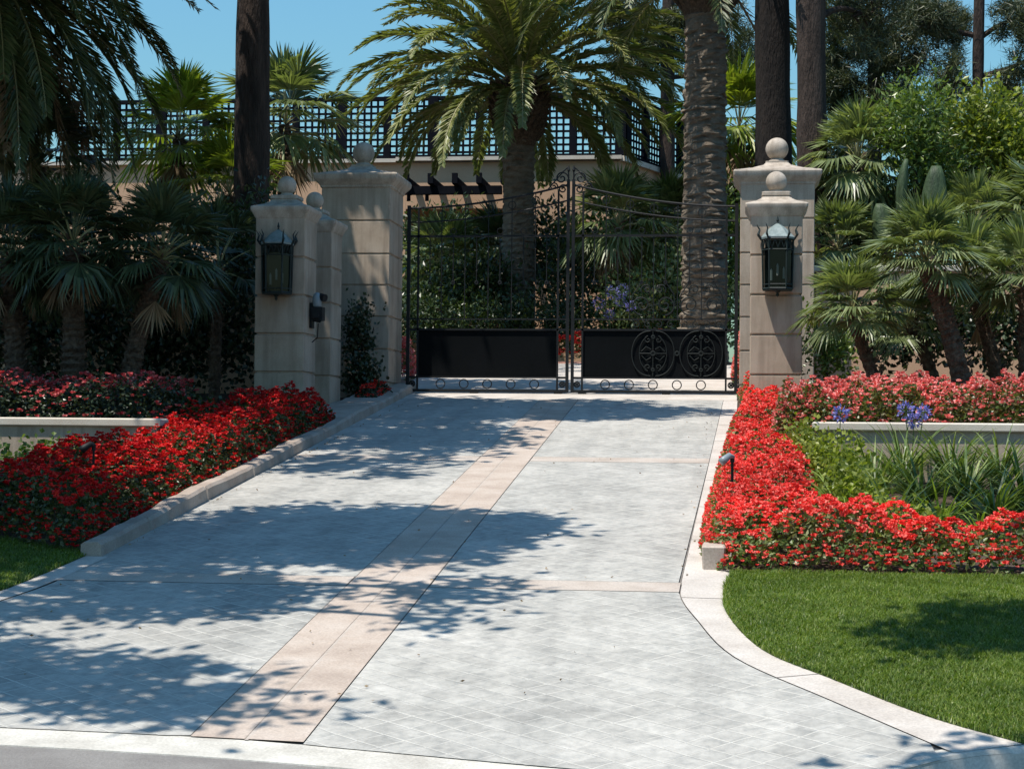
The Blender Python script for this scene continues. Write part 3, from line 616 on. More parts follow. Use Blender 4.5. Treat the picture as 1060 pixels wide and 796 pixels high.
# wooden beam and rafter tails
t2 = empty('pergola', (X(470, HY), HY-1.2, Z(205, HY)), 'dark timber pergola beam with rafter tails on the house wall', 'pergola')
b = MB(); zr = Z(197, HY-1.2)-Z(205, HY); b.box((0, 0, zr), (X(532, HY)-X(424, HY), .2, .19)); b.build('beam', M['wood'], t2)
for k in range(5):
    xx = X(421+k*25, HY-1.2)-X(470, HY); b = MB(); b.box((xx, .45, zr+.19), (.13, 1.5, .16)); b.box((xx, -.33, zr+.24), (.13, .1, .24)); b.build('rafter', M['wood'], t2)
for xx in (X(421, HY-1.2), X(440, HY-1.2)):
    b = MB(); b.tube([(xx-X(470, HY), .0, zr-.25), (xx-X(470, HY), .0, zr-.1), (xx-X(470, HY)+.1, .0, zr-.05)], .05, 6); b.build('bracket', M['wood'], t2)
def lattice(p0, p1, z0, h, label, first=True):
    p0 = np.array(p0); p1 = np.array(p1); Ln = np.linalg.norm(p1-p0); d = (p1-p0)/Ln; ang = math.atan2(d[1], d[0])
    t = empty('roof_lattice', (p0[0], p0[1], z0), label, 'lattice screen', rz=ang)
    nb_ = max(1, round(Ln/1.16)); pw = Ln/nb_
    for i in range(nb_+1):
        b = MB(); b.box((i*pw, 0, h/2+.03), (.16 if i % 2 else .26, .12, h+.10)); b.build('post', M['wood'], t)
    for i in range(nb_):
        b = MB(); a, c = i*pw+.07, (i+1)*pw-.07; nv_ = int((c-a)/.15); pit = (c-a)/nv_
        for k in range(nv_+1): b.box((a+k*pit, .0, h/2), (.056, .02, h))
        nh = int(h/.155); ph_ = h/nh
        for k in range(nh+1): b.box(((a+c)/2, .022, k*ph_), (c-a, .02, .056))
        b.box(((a+c)/2, 0, h+.03), (c-a+.0, .09, .09)); b.box(((a+c)/2, 0, .02), (c-a, .09, .16))
        b.build('lattice_panel', M['wood'], t)
hl = Z(106, HY)-zt
lattice((X(70, HY), HY+.1), (hx1, HY+.1), zt+.1, hl, 'long dark timber lattice screen along the house parapet with sky through it')
lattice((hx1+.15, HY+.3), (hx2, HY+5.6), zt+.1, hl, 'short dark timber lattice screen turning back at the right end of the parapet')
# ---------------------------------------------------------------- plants
def trunk_mb(b, pts, r0, r1, rings=40, seg=14, rg=rng, ridge=.06, mi=0, flare=0):
    P0 = [np.array(p, float) for p in pts]; c = curve([tuple(p) for p in P0], max(2, rings//max(1, len(P0)-1))); n = len(c)
    rad = [(r0+(r1-r0)*i/(n-1))*(1+ridge*(1 if i % 2 else -1))*(1+.03*rg.normal())+flare*math.exp(-i/n*9) for i in range(n)]
    b.tube(c, rad, seg, mi); v = b.v[-1]; k = rg.normal(size=(len(v), 1))*.022*r0*2.2; v += np.c_[k*rg.choice([-1, 1], size=k.shape), k, k*.8]
def frond(b, base, az, el, L, droop, rg, nl=46, ll=.42, lw=.03, ri=1, li=0):
    """feather palm leaf: arching rib with two rows of leaflets"""
    n = 12; p = np.array(base, float); pts = [p.copy()]; e_ = el
    for i in range(n):
        dv = np.array((math.cos(az)*math.cos(e_), math.sin(az)*math.cos(e_), math.sin(e_)))
        p = p+dv*L/n; pts.append(p.copy()); e_ -= droop/n*(.5+1.1*i/n); e_ = max(e_, -1.45)
    pts = np.array(pts); b.tube(pts, list(np.linspace(.028, .006, n+1)), 4, ri)
    t_ = np.linspace(.14, .99, nl)+rg.normal(size=nl)*.004; idx = np.clip(t_*n, 0, n-1e-3); i0 = idx.astype(int); f = (idx-i0)[:, None]
    c = pts[i0]*(1-f)+pts[i0+1]*f; tv = unit(pts[i0+1]-pts[i0]); side = np.array((-math.sin(az), math.cos(az), 0.)); up = np.cross(tv, side); up *= np.sign(up[:, 2:3]+1e-6)
    prof = ll*np.clip(.45+1.1*t_, 0, 1)*np.clip((1.04-t_)*4, .35, 1)
    for s in (-1, 1):
        d = unit(tv*1.0+s*side*.85+up*(.35+.15*rg.normal(size=(nl, 1)))+np.array((0, 0, -.12))+rg.normal(size=(nl, 3))*.07)
        Lc = prof[:, None]*(1+.1*rg.normal(size=(nl, 1))); tip = c+d*Lc+np.array((0, 0, -1.))*Lc*.14; mid = c+d*Lc*.45; w_ = unit(np.cross(d, up))*lw*.5
        b.quads(np.stack([c, mid+w_, tip, mid-w_], 1), li)
def date_palm(x, y, zb, zc, tr, L, nf, label, seed, mat='date', nl=46, elo=-50, lean=0, trunk=True, lw=.032, cat='palm tree', boss=True, skirt=0, ll=.42, dr=(1.35, .5, .45)):
    rg = np.random.default_rng(seed); t = empty('date_palm', (x, y, zb), label, cat); h = zc-zb
    if trunk:
        b = MB(); trunk_mb(b, [(0, 0, -.3), (lean*.3, 0, h*.4), (lean, 0, h-.5)], tr*1.05, tr*.95, int(h/.045), 18, rg, .014, flare=tr*.3); b.build('trunk', M['palmbark'], t, smooth=False)
    b = MB()
    if boss:
        b.lathe([(tr*.95, h-1.35), (tr*1.35, h-1.0), (tr*1.75, h-.6), (tr*1.5, h-.2), (tr*.8, h+.15), (.02, h+.25)], (lean, 0, 0), 20, 0)
        for k in range(150):
            a = k*2.39996; zz = h-1.15+1.1*k/150; rr_ = tr*(1.2+.5*math.sin((zz-h+1.25)/1.3*2.4)); d = np.array((math.cos(a), math.sin(a), .9))
            p = np.array((lean+rr_*math.cos(a)*.92, rr_*math.sin(a)*.92, zz)); b.tube([p-d*.06, p+d*.13], [.07, .035], 4, 0)
        b.build('crown_base', M['fiber'], t)
        b = MB()
    for k in range(nf):
        q = (k+.5)/nf; az = k*2.39996+rg.normal()*.12; el = R(84-(84-elo)*q**.85)+rg.normal()*.07
        frond(b, (lean+.2*math.cos(az)*q, .2*math.sin(az)*q, h+.15-.45*q), az, el, L*(.82+.25*rg.random())*(1-.15*(q > .85)), dr[0]+dr[1]*rg.random()-dr[2]*q, rg, nl, ll, lw)
    b.build('crown', [M[mat], M['rachis']], t)
    if skirt:
        b = MB()
        for k in range(skirt):
            az = rg.random()*6.28; frond(b, (lean+.25*math.cos(az), .25*math.sin(az), h-.5), az, R(-25-30*rg.random()), L*.8, .9, rg, nl//2, .35, lw)
        b.build('dead_fronds', [M['dead'], M['dead']], t)
    return t
def fan(b, hub, az, el, r, rg, k=28, mi=0, droop=.25, span=2.5):
    hub = np.array(hub); d = np.array((math.cos(az)*math.cos(el), math.sin(az)*math.cos(el), math.sin(el)))
    s = np.array((-math.sin(az), math.cos(az), 0)); n = np.cross(d, s); n *= (1 if n[2] >= 0 else -1)
    an = np.linspace(-span/2*1.15, span/2*1.15, k)+rg.normal(size=k)*.03; c, sn = np.cos(an)[:, None], np.sin(an)[:, None]
    rad = (r*(.92+.12*rg.random(k))*(1-.12*np.abs(an/an.max())))[:, None]
    dr = c*d+sn*s; pn = -sn*d+c*s; w_ = pn*r*.030*(1+.2*rg.random((k, 1)))+n*r*.012*rg.normal(size=(k, 1))
    mid = hub+dr*rad*.52+n*r*.04*np.abs(sn); tip = hub+dr*rad-np.array((0, 0, 1))*rad*droop*(.5+.8*rg.random((k, 1)))*.6
    b.quads(np.stack([np.broadcast_to(hub, mid.shape), mid+w_, tip, mid-w_], 1), mi)
def fan_palm(base, top, tr, nf, fr, pet, label, seed, mat='fan', dead=0, cat='palm tree', elo=-35, group='fan palms', bend=0, k=28, sw=.0):
    rg = np.random.default_rng(seed); base = np.array(base, float); top = np.array(top, float)
    t = empty('fan_palm', tuple(base), label, cat, group); dlt = top-base
    b = MB(); L = np.linalg.norm(dlt)
    trunk_mb(b, [(0, 0, -.2), dlt*.5+np.array((bend, 0, 0)), dlt-np.array((0, 0, .08))], tr, tr*.82, max(10, int(L/.035)), 12, rg, .07, 0)
    for q in range(int(L*60)):     # old leaf bases
        f = rg.random(); a = rg.random()*6.28; p = dlt*f+np.array((bend*4*f*(1-f), 0, 0)); o_ = np.array((math.cos(a), math.sin(a), .7))
        b.tube([p+o_*tr*.75, p+o_*(tr*1.15+.02)], [.02, .008], 3)
    b.build('trunk', M['fiber'], t)
    b = MB()
    for i in range(nf):
        q = (i+.5)/nf; az = i*2.39996+rg.normal()*.2; el = R(84-(84-elo)*q**1.15)+rg.normal()*.1
        d = np.array((math.cos(az)*math.cos(el), math.sin(az)*math.cos(el), math.sin(el))); pl_ = pet*(.75+.4*rg.random())
        p0 = dlt+np.array((0, 0, -.12*q)); hub = p0+d*pl_-np.array((0, 0, .08*pl_*q))
        b.tube([p0, (p0+hub)/2+np.array((0, 0, .03)), hub], [.011, .009, .006], 3, 1)
        fan(b, hub, az, el-.12-.3*q, fr*(.85+.3*rg.random()), rg, k, 0, .2+.35*q)
    b.build('crown', [M[mat], M['rachis']], t)
    if dead:
        b = MB()
        for i in range(dead):
            az = rg.random()*6.28; hub = dlt+np.array((math.cos(az)*.2, math.sin(az)*.2, -.35-.35*rg.random())); fan(b, hub, az, R(-75), fr*.85, rg, 14, 0, .1, 1.3)
        b.build('dead_fronds', M['dead'], t)
    return t
def bush(name, blobs, n, size, mat, label, cat='shrub', seed=1, asp=.5, stem=True, group=None, shell=.45, up=.4):
    rg = np.random.default_rng(seed); c0 = blobs[0]; gx, gy = c0[0], c0[1]; zb = min(q[2]-q[5] for q in blobs)
    t = empty(name, (gx, gy, zb), label, cat, group); b = MB(); tot = sum(q[3]*q[5]+q[3]*q[4] for q in blobs)
    for (x, y, z, rx, ry, rz_) in blobs:
        k = int(n*(rx*rz_+rx*ry)/tot); ncl = max(6, k//28)
        cc, u = scatter_blob(rg, ncl, (x-gx, y-gy, z-zb), (rx, ry, rz_), shell)
        ci = rg.integers(0, ncl, k); p = cc[ci]+rg.normal(size=(k, 3))*size*1.6; d = u[ci]*.7+rg.normal(size=(k, 3))*.8+np.array((0, 0, up))
        b.quads(leafquads(p, d, size*(.7+.6*rg.random(k)), size*asp*(.8+.5*rg.random(k)), rg, .12))
    b.build('foliage', M[mat], t)
    if stem:
        b = MB()
        for (x, y, z, rx, ry, rz_) in blobs[:1]: b.tube([((x-gx)*.5, (y-gy)*.5, -.3), (x-gx, y-gy, (z-zb)*.6), (x-gx+rx*.2, y-gy, z-zb+rz_*.4)], [.05, .03, .012], 6)
        b.build('stem', M['bark'], t)
    return t
def B(px, py, Y, rpx, rpy, ry=None):
    """blob seen at a place of the picture at real distance Y, given by its apparent half sizes"""
    p = at(px, py, Y); s = Y/1890; return (p.x, Y, p.z, rpx*s, ry or max(rpx, rpy)*s*.7, rpy*s)
def needles(b, c, r, n, rg, mi=0, wd=.008):
    m_ = len(c); k = n; cc = np.repeat(c, k, 0); d = unit(rg.normal(size=(m_*k, 3))+np.array((0, 0, .25))); L = (r*(.6+.5*rg.random((m_*k, 1)))); s = unit(np.cross(d, rg.normal(size=(m_*k, 3))))*wd
    st = cc+rg.normal(size=cc.shape)*r*.25
    b.quads(np.stack([st-s, st+s, st+d*L], 1), mi)
def pine(px, Y, w_px, ytop_z, label, seed, puffs, mat='bark', zb=None, lean=0, pr=.28, nn=26, limbs=True, wd=.009, group=None):
    """straight conifer; puffs = blobs (world) of needle clusters joined to the trunk by limbs"""
    rg = np.random.default_rng(seed); x = X(px, Y); zb = P(Y)-.2 if zb is None else zb; s = Y/1890; r = w_px*s/2
    t = empty('pine_tree', (x, Y, zb), label, 'tree', group); h = ytop_z-zb
    b = MB(); c = []
    nseg = 26
    for i in range(nseg+1):
        f = i/nseg; c.append((lean*f+.03*math.sin(f*7), .02*math.sin(f*5), h*f-.3))
    b.tube(c, [r*(1.12-.35*i/nseg+.25*math.exp(-i*.5))*(1+.03*rg.normal()) for i in range(nseg+1)], 20); b.build('trunk', M[mat], t, smooth=True)
    b = MB(); bl = MB()
    for (bx, by, bz, rx, ry, rz_, np_) in puffs:
        cc, u = scatter_blob(rg, np_, (bx-x, by-Y, bz-zb), (rx, ry, rz_), .25)
        needles(b, cc, pr, int(nn*1.5), rg, 0, wd*1.15)
        f = min(.95, max(.3, (bz-zb)/h-.04)); p0 = np.array((lean*f, 0, h*f)); p1 = np.array((bx-x, by-Y, bz-zb)); pm = (p0+p1)/2+np.array((0, 0, -.15+.3*rg.random()))
        bl.tube(curve([tuple(p0), tuple(pm), tuple(p1)], 4), list(np.linspace(.07, .03, 9)), 6)
        for q in cc[::5]:
            m_ = (p1+q)/2+rg.normal(size=3)*.08; bl.tube([p1+(p0-p1)*rg.random()*.3, m_, q], [.022, .014, .006], 4)
    b.build('crown', M['pine'], t); bl.build('limbs', M['bark'], t); return t
# --- palms inside the gate
dp = at(538, 84, 37.0)
date_palm(dp.x, 37.0, P(37)-.2, dp.z, .33, 4.25, 98, 'large feathery date palm standing in the middle behind the gate', 5, 'date', 120, -4, lw=.058, skirt=0, ll=.36, dr=(1.3, .4, .05))
dp = at(731, -58, 33.0)
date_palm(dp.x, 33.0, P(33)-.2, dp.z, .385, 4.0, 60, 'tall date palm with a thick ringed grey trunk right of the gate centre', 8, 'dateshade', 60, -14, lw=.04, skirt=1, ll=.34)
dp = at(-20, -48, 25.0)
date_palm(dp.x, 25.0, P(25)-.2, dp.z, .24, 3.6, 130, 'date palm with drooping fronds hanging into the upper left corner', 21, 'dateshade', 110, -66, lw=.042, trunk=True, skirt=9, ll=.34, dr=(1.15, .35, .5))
# --- left fan palms in the shade
for i, (bx, by, tx, ty, Y, tw, lab) in enumerate([
    (18, 400, 10, 262, 21.5, .13, 'dark shaded fan palm at the far left edge above the pink begonias'),
    (76, 402, 76, 250, 21.3, .14, 'dark shaded fan palm with a straight thick trunk, second from the left'),
    (128, 400, 168, 262, 21.6, .12, 'dark shaded fan palm whose trunk leans right, next to the left lantern pillar'),
    (222, 400, 226, 275, 23.6, .08, 'small dark fan palm close behind the left lantern pillar')]):
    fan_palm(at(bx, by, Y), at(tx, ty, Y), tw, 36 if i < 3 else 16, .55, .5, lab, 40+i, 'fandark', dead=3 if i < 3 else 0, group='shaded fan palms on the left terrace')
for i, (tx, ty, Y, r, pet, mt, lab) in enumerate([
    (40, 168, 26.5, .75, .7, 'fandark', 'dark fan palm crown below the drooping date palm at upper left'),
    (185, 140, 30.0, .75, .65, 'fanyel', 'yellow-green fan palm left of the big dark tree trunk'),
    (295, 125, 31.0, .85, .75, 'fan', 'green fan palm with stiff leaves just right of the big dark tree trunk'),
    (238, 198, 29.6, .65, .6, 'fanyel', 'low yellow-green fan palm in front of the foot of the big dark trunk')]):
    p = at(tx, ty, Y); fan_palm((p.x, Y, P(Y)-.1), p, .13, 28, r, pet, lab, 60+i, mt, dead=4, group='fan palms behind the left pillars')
# --- right fan palms
for i, (bx, by, tx, ty, Y, tw, nf, r, bend, lab) in enumerate([
    (1002, 402, 958, 268, 21.2, .115, 40, .47, -.0, 'tallest sunlit fan palm leaning left on the right terrace'),
    (915, 402, 882, 322, 21.8, .075, 34, .44, -.05, 'short fan palm beside the right lantern pillar'),
    (1040, 402, 1000, 285, 22.4, .09, 26, .48, -.0, 'fan palm leaning left behind the tallest one'),
    (1062, 402, 1062, 290, 21.6, .09, 28, .48, .0, 'fan palm at the right edge of the terrace'),
    (975, 402, 940, 335, 22.8, .08, 22, .42, .0, 'low fan palm with its crown under the tallest one'),
    (1100, 402, 1090, 235, 23.0, .1, 28, .6, .0, 'fan palm partly cut off by the right edge of the view')]):
    fan_palm(at(bx, by, Y), at(tx, ty, Y), tw, nf, r, r*.85, lab, 80+i, 'fan', dead=(0, 0, 2, 0, 1, 2)[i], group='fan palms on the right terrace', bend=bend, elo=-4)
for i, (tx, ty, Y, r, lab) in enumerate([
    (888, 165, 29.0, .62, 'round fan palm behind the right pillars, above the agaves'),
    (868, 255, 27.9, .5, 'small fan palm peeking out behind the tall right pillar'),
    (1046, 175, 30.0, .62, 'grey-green fan palm high at the right edge'),
    (1010, 228, 28.0, .5, 'fan palm crown between the agaves and the right edge')]):
    p = at(tx, ty, Y); fan_palm((p.x+.1, Y, P(Y)), p, .12, 32, r, r*.8, lab, 100+i, 'fan' if i != 2 else 'fandark', dead=3, group='fan palms behind the garden wall')
# --- fan palms and shrubs in the courtyard
for i, (tx, ty, Y, r, mt, dd, lab) in enumerate([
    (640, 232, 35.5, .75, 'fan', 14, 'fan palm with a skirt of dead fronds right of the gate meeting bars'),
    (520, 268, 39.5, .8, 'fandark', 4, 'low fan palm left of the central date palm trunk'),
    (690, 238, 38.0, .8, 'fan', 5, 'fan palm behind the thick grey palm trunk'),
    (460, 275, 38.0, .8, 'fan', 2, 'low fan palm behind the left gate leaf'),
    (765, 130, 37.0, 1.0, 'fanyel', 5, 'yellow-green palm between the thick palm trunk and the black trunk')]):
    p = at(tx, ty, Y); fan_palm((p.x+.1, Y, P(Y)-.1), p, .14, 30, r, r*.8, lab, 120+i, mt, dead=dd, group='fan palms in the courtyard')
bush('shrub', [B(688, 306, 35.2, 66, 42), B(735, 320, 34.9, 30, 46), B(650, 325, 35.0, 30, 30)], 5200, .11, 'bushpale', 'pale green leafy shrub behind the right gate leaf', seed=3)
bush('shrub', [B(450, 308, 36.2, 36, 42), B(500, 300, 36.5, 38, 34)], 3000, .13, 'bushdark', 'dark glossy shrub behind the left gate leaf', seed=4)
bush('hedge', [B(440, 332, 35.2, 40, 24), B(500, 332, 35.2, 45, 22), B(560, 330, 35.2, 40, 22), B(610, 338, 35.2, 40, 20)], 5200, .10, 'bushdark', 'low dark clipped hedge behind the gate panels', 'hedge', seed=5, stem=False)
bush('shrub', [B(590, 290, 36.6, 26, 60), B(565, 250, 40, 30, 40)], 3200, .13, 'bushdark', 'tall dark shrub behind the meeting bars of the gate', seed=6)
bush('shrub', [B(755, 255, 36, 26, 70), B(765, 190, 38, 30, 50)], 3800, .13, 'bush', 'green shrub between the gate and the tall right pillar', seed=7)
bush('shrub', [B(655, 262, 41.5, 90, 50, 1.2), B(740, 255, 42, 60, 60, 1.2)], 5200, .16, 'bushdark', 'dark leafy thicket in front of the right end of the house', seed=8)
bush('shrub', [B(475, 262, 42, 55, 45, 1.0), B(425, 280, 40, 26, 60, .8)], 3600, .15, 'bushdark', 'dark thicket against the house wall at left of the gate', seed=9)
# --- left dark hedge and creeper
hb = [B(px, 330, 24.3, 34, 84, .5) for px in range(-40, 262, 40)]
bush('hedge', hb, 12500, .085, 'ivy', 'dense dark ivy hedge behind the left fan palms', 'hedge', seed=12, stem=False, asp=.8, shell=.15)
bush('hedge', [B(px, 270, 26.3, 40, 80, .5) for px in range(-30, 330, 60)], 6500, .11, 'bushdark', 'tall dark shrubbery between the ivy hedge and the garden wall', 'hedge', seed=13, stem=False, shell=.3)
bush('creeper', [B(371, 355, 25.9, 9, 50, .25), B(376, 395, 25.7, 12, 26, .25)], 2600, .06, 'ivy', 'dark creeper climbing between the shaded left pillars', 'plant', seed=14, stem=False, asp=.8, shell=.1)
# --- right background shrubs
bush('shrub', [B(948, 128, 28.4, 34, 44), B(966, 172, 28.6, 32, 34)], 4600, .11, 'bush', 'bright green leafy shrub in front of the pines, right of the round fan palm', seed=20, asp=.35)
bush('shrub', [B(1024, 125, 28.8, 34, 34), B(1050, 160, 28.8, 34, 30)], 4200, .11, 'bushlime', 'yellow-green leafy shrub at the right edge below the thin pine trunk', seed=21)
bush('shrub', [B(860, 215, 30, 26, 60), B(905, 240, 29, 46, 50), B(985, 215, 30, 60, 40), B(1060, 230, 30, 50, 60)], 8000, .12, 'bushdark', 'mass of dark shrubbery behind the garden wall on the right', seed=22)
bush('shrub', [B(855, 345, 23.6, 16, 32), B(862, 372, 23.2, 14, 22)], 1500, .075, 'bush', 'leafy green bush right of the short right pillar', seed=23)
bush('hedge', [B(px, 340, 24.6, 34, 40, .4) for px in range(905, 1110, 40)], 5200, .085, 'ivy', 'dark creeper on the garden wall behind the right fan palms', 'hedge', seed=24, stem=False, asp=.8, shell=.15)
# agaves / tall smooth leaves
def agave(px, py, Y, hpx, wpx, curl, label, seed):
    s = Y/1890; p = at(px, py, Y); t = empty('succulent', (p.x, Y, p.z), label, 'plant', 'tall succulent pads behind the right pillars'); h = hpx*s; w_ = wpx*s
    b = MB(); rings = []
    for i in range(11):
        f = i/10; k = math.sin(math.pi*min(1, .12+f*.84))**.5; x = curl*f*f*w_
        an = np.arange(12)*math.pi/6; rings.append(np.c_[x+w_*.5*k*np.cos(an), .12*k*np.sin(an), np.full(12, h*f)])
    b.loft(rings); o = b.build('pad', M['agave'], t, smooth=True)
    b = MB(); b.tube([(0, 0, P(Y)-p.z-.2), (0, 0, .1)], [.1, .06], 8); b.build('stem', M['bark'], t); return t
agave(915, 262, 27.6, 50, 22, -.2, 'broad dark green succulent pad, leftmost of the three', 1)
agave(932, 222, 27.4, 56, 11, .5, 'narrow pale curving succulent pad, between the two broad ones', 2)
agave(966, 262, 27.6, 88, 28, .1, 'broad green succulent pad, rightmost of the three', 3)
# strap-leaved plants on the right bed and geraniums
def strap(x, y, n, L, mat, label, name, seed, zb=None, w_=.012, flowers=None, group=None, spread=.8, r0=.06):
    rg = np.random.default_rng(seed); zb = P(y) if zb is None else zb; t = empty(name, (x, y, zb), label, 'plant', group); b = MB(); Q = []
    for k in range(n):
        a = rg.random()*6.28; ln = L*(.6+.5*rg.random()); e_ = R(80-45*rg.random()*spread); p = np.array((math.cos(a)*r0*rg.random(), math.sin(a)*r0*rg.random(), -.02)); s = np.array((-math.sin(a), math.cos(a), 0))
        ds = ln/6; dr = .12+.34*rg.random()*spread; prev = None; wk = w_*(.7+.5*rg.random())
        for i in range(7):
            ww = wk*(1-.95*(i/6)**2.2); cur = (p-s*ww, p+s*ww)
            if prev: Q.append([prev[0], prev[1], cur[1], cur[0]])
            prev = cur; p = p+np.array((math.cos(a)*math.cos(e_), math.sin(a)*math.cos(e_), math.sin(e_)))*ds; e_ -= dr
    b.quads(Q); b.build('leaves', M[mat], t)
    for fx, fy, fh, fr in (flowers or []):
        b = MB(); b.tube([(0, 0, 0), (fx*.7, fy*.7, fh*.6), (fx, fy, fh)], [.007, .005, .004], 5)
        k = 90; u = unit(rg.normal(size=(k, 3))); c = np.array((fx, fy, fh))+u*fr*(.6+.4*rg.random((k, 1)))
        b.quads(leafquads(c, u, .04, .018, rg), 1)
        for q in c[::4]: b.tube([(fx, fy, fh), q], .0018, 3)
        b.build('flower_head', [M['agaleaf'], M['blue']], t)
    return t
rs = random.Random(9); k = 0
for (px, py, Y, n, L, mt, sp) in [(870, 520, 15.2, 90, .72, 'lily', .9), (905, 500, 16.3, 110, .8, 'agaleaf', .7), (925, 530, 15.0, 80, .66, 'agaleaf', .8), (890, 510, 16.0, 70, .6, 'lily', .9), (1015, 540, 14.7, 60, .5, 'lily', .9), (955, 505, 16.0, 120, .85, 'agaleaf', .7), (975, 535, 14.9, 80, .62, 'lily', .9),
                                  (1000, 500, 16.2, 120, .85, 'agaleaf', .7), (1030, 525, 15.3, 100, .75, 'agaleaf', .8), (1060, 505, 16.0, 120, .85, 'agaleaf', .7), (935, 480, 17.3, 110, .85, 'agaleaf', .5), (985, 480, 17.2, 110, .85, 'agaleaf', .5), (1035, 480, 17.2, 110, .85, 'agaleaf', .5), (1090, 520, 15.6, 80, .62, 'agaleaf', .8), (885, 480, 17.3, 70, .50, 'lily', .8), (940, 548, 14.4, 60, .5, 'lily', .9)]:
    k += 1
    lab = {1: 'pale strappy lily clump at the left end of the green bed under the wall', 4: 'short light lily clump in the left half of the green bed', 5: 'small light lily clump at the right end, behind the front red flowers', 7: 'lighter lily clump in the front middle of the green bed', 15: 'pale lily clump under the left end of the right planter wall', 16: 'small light lily clump just behind the front row of red flowers, left of centre'}.get(k,
          'dark strappy agapanthus clump in the green bed below the right planter wall')
    o = strap(X(px, Y), Y, n, L, mt, lab, 'lily_clump' if mt == 'lily' else 'agapanthus', 200+k, w_=.011, spread=sp, group='agapanthus clumps below the right planter wall' if mt != 'lily' else None)
strap(X(865, 18.05), 17.75, 40, .35, 'agaleaf', 'agapanthus with one blue flower head left of centre on the right planter wall', 'agapanthus', 230, zb=1.1, flowers=[(.03, -.05, .58, .09)])
strap(X(940, 18.05), 17.75, 60, .5, 'agaleaf', 'agapanthus with blue flower heads in the middle of the right planter wall', 'agapanthus', 231, zb=1.1, flowers=[(-.05, -.05, .62, .09), (.12, 0, .60, .08), (.03, 0, .52, .08)])
strap(X(635, 33.9), 34.1, 70, .6, 'agaleaf', 'agapanthus with several blue flower heads behind the right gate leaf', 'agapanthus', 232, zb=P(34), w_=.02, flowers=[(-.3, 0, 1.05, .13), (-.05, -.1, 1.25, .14), (.15, 0, 1.3, .13), (.3, 0, 1.0, .11), (-.1, 0, .85, .11), (.1, .1, 1.1, .13)])
bush('geranium', [(.88, 15.5, P(15.5)+.18, .26, .6, .24), (.86, 16.9, P(17)+.2, .28, .6, .28), (.62, 18.0, P(18)+.22, .2, .5, .26), (1.15, 14.4, P(14.4)+.1, .35, .3, .16)], 7000, .05, 'bushlime', 'bright green low leafy plants between the right red flowers and the planter wall', 'plant', 30, .9, stem=False, shell=.3)
bush('geranium', [(-7.2, 16.6, P(16.6)+.15, .7, .7, .24), (-6.5, 17.0, P(17)+.12, .35, .5, .2), (-8.4, 17.0, P(17)+.1, .5, .4, .26)], 4000, .055, 'bush', 'green low leafy plants under the left planter wall', 'plant', 31, .9, stem=False, shell=.3)
bush('geranium', [(-6.05, 19.9, P(19.9)+.25, .35, .5, .25)], 1600, .05, 'bushdark', 'dark leafy clump at the right end of the left terrace', 'plant', 32, .9, stem=False, shell=.3)
# path lights
def path_light(px, py, Y, hgt, mt, label):
    p = at(px, py, Y); t = empty('path_light', (p.x, Y, P(Y)), label, 'garden light', 'path lights in the red flowers'); h = p.z-P(Y)
    b = MB(); b.tube([(0, 0, 0), (0, 0, h)], .011, 8); b.lathe([(.018, h-.02), (.018, h+.02), (.011, h+.025)], (0, 0, 0), 8); b.build('stake', M['iron'], t)
    b = MB(); b.tube([(.015, 0, h+.02), (-.02, -.02, h+.035), (-.065, -.05, h+.0), (-.085, -.06, h-.02)], [.013, .025, .032, .033], 12); b.build('lamp_head', mt, t, smooth=True); return t
path_light(758, 476, 14.6, .5, M['white'], 'small grey spotlight on a thin stake in the right red flowers')
path_light(97, 464, 14.8, .5, M['iron'], 'small dark spotlight on a thin stake in the left red flowers')
# --- big trunks
pine(253, 28.6, 38, 13.5, 'big tree with a rough dark trunk standing behind the left lantern pillar', 71, [(X(253, 28.6)-2.2, 27, 11.2, 2.6, 2.2, .9, 130), (X(253, 28.6)+1.2, 29, 12.0, 1.5, 2.0, .9, 90)], lean=.15, group='big trunks')
pine(798, 31.0, 37, 15, 'tall tree with a black trunk directly behind the tall right pillar', 72, [(X(798, 31)+.6, 31, 11.6, 2.2, 2.0, 1.2, 120)], mat='bark_black', group='big trunks')
pine(838, 29.6, 31, 15, 'tall tree with a brown furrowed trunk, right one of the close pair', 73, [(X(838, 29.6)+1.8, 30, 9.9, 1.3, 1.4, 1.1, 130), (X(838, 29.6)+1.0, 31.5, 8.6, .6, 1.0, .8, 50)], group='big trunks')
def PB(px, py, Y, rpx, rpy, n):
    q = B(px, py, Y, rpx, rpy); return (*q, n)
pine(1013, 40, 13, 12.6, 'slim pine trunk with open branches near the right edge against the sky', 74, [PB(960, 20, 40, 34, 26, 60), PB(1050, 20, 40, 26, 22, 50), PB(1045, 100, 40, 26, 30, 60), PB(985, 85, 40, 22, 34, 60), PB(1000, 150, 40, 50, 30, 110), PB(1070, 60, 40, 26, 34, 60)], group='pines on the right skyline')
pine(905, 42, 15, 12.8, 'dark pine behind the trunk pair, its drooping branches filling the sky', 75, [PB(880, 30, 42, 40, 45, 170), PB(930, 60, 42, 40, 40, 150), PB(900, 110, 42, 50, 34, 170), PB(950, 10, 42, 30, 24, 80), PB(985, 30, 42, 24, 26, 80), PB(865, 80, 42, 24, 40, 110), PB(870, 170, 42, 40, 50, 150), PB(960, 140, 42, 40, 40, 110)], group='pines on the right skyline')
pine(690, 46, 16, 14.5, 'dark pine on the skyline behind the central date palm', 76, [PB(640, 15, 46, 40, 30, 130), PB(690, 40, 46, 34, 34, 120), PB(730, 10, 46, 40, 26, 90), PB(660, 60, 46, 34, 26, 90), PB(765, 60, 46, 30, 40, 90)], group='pines on the right skyline')
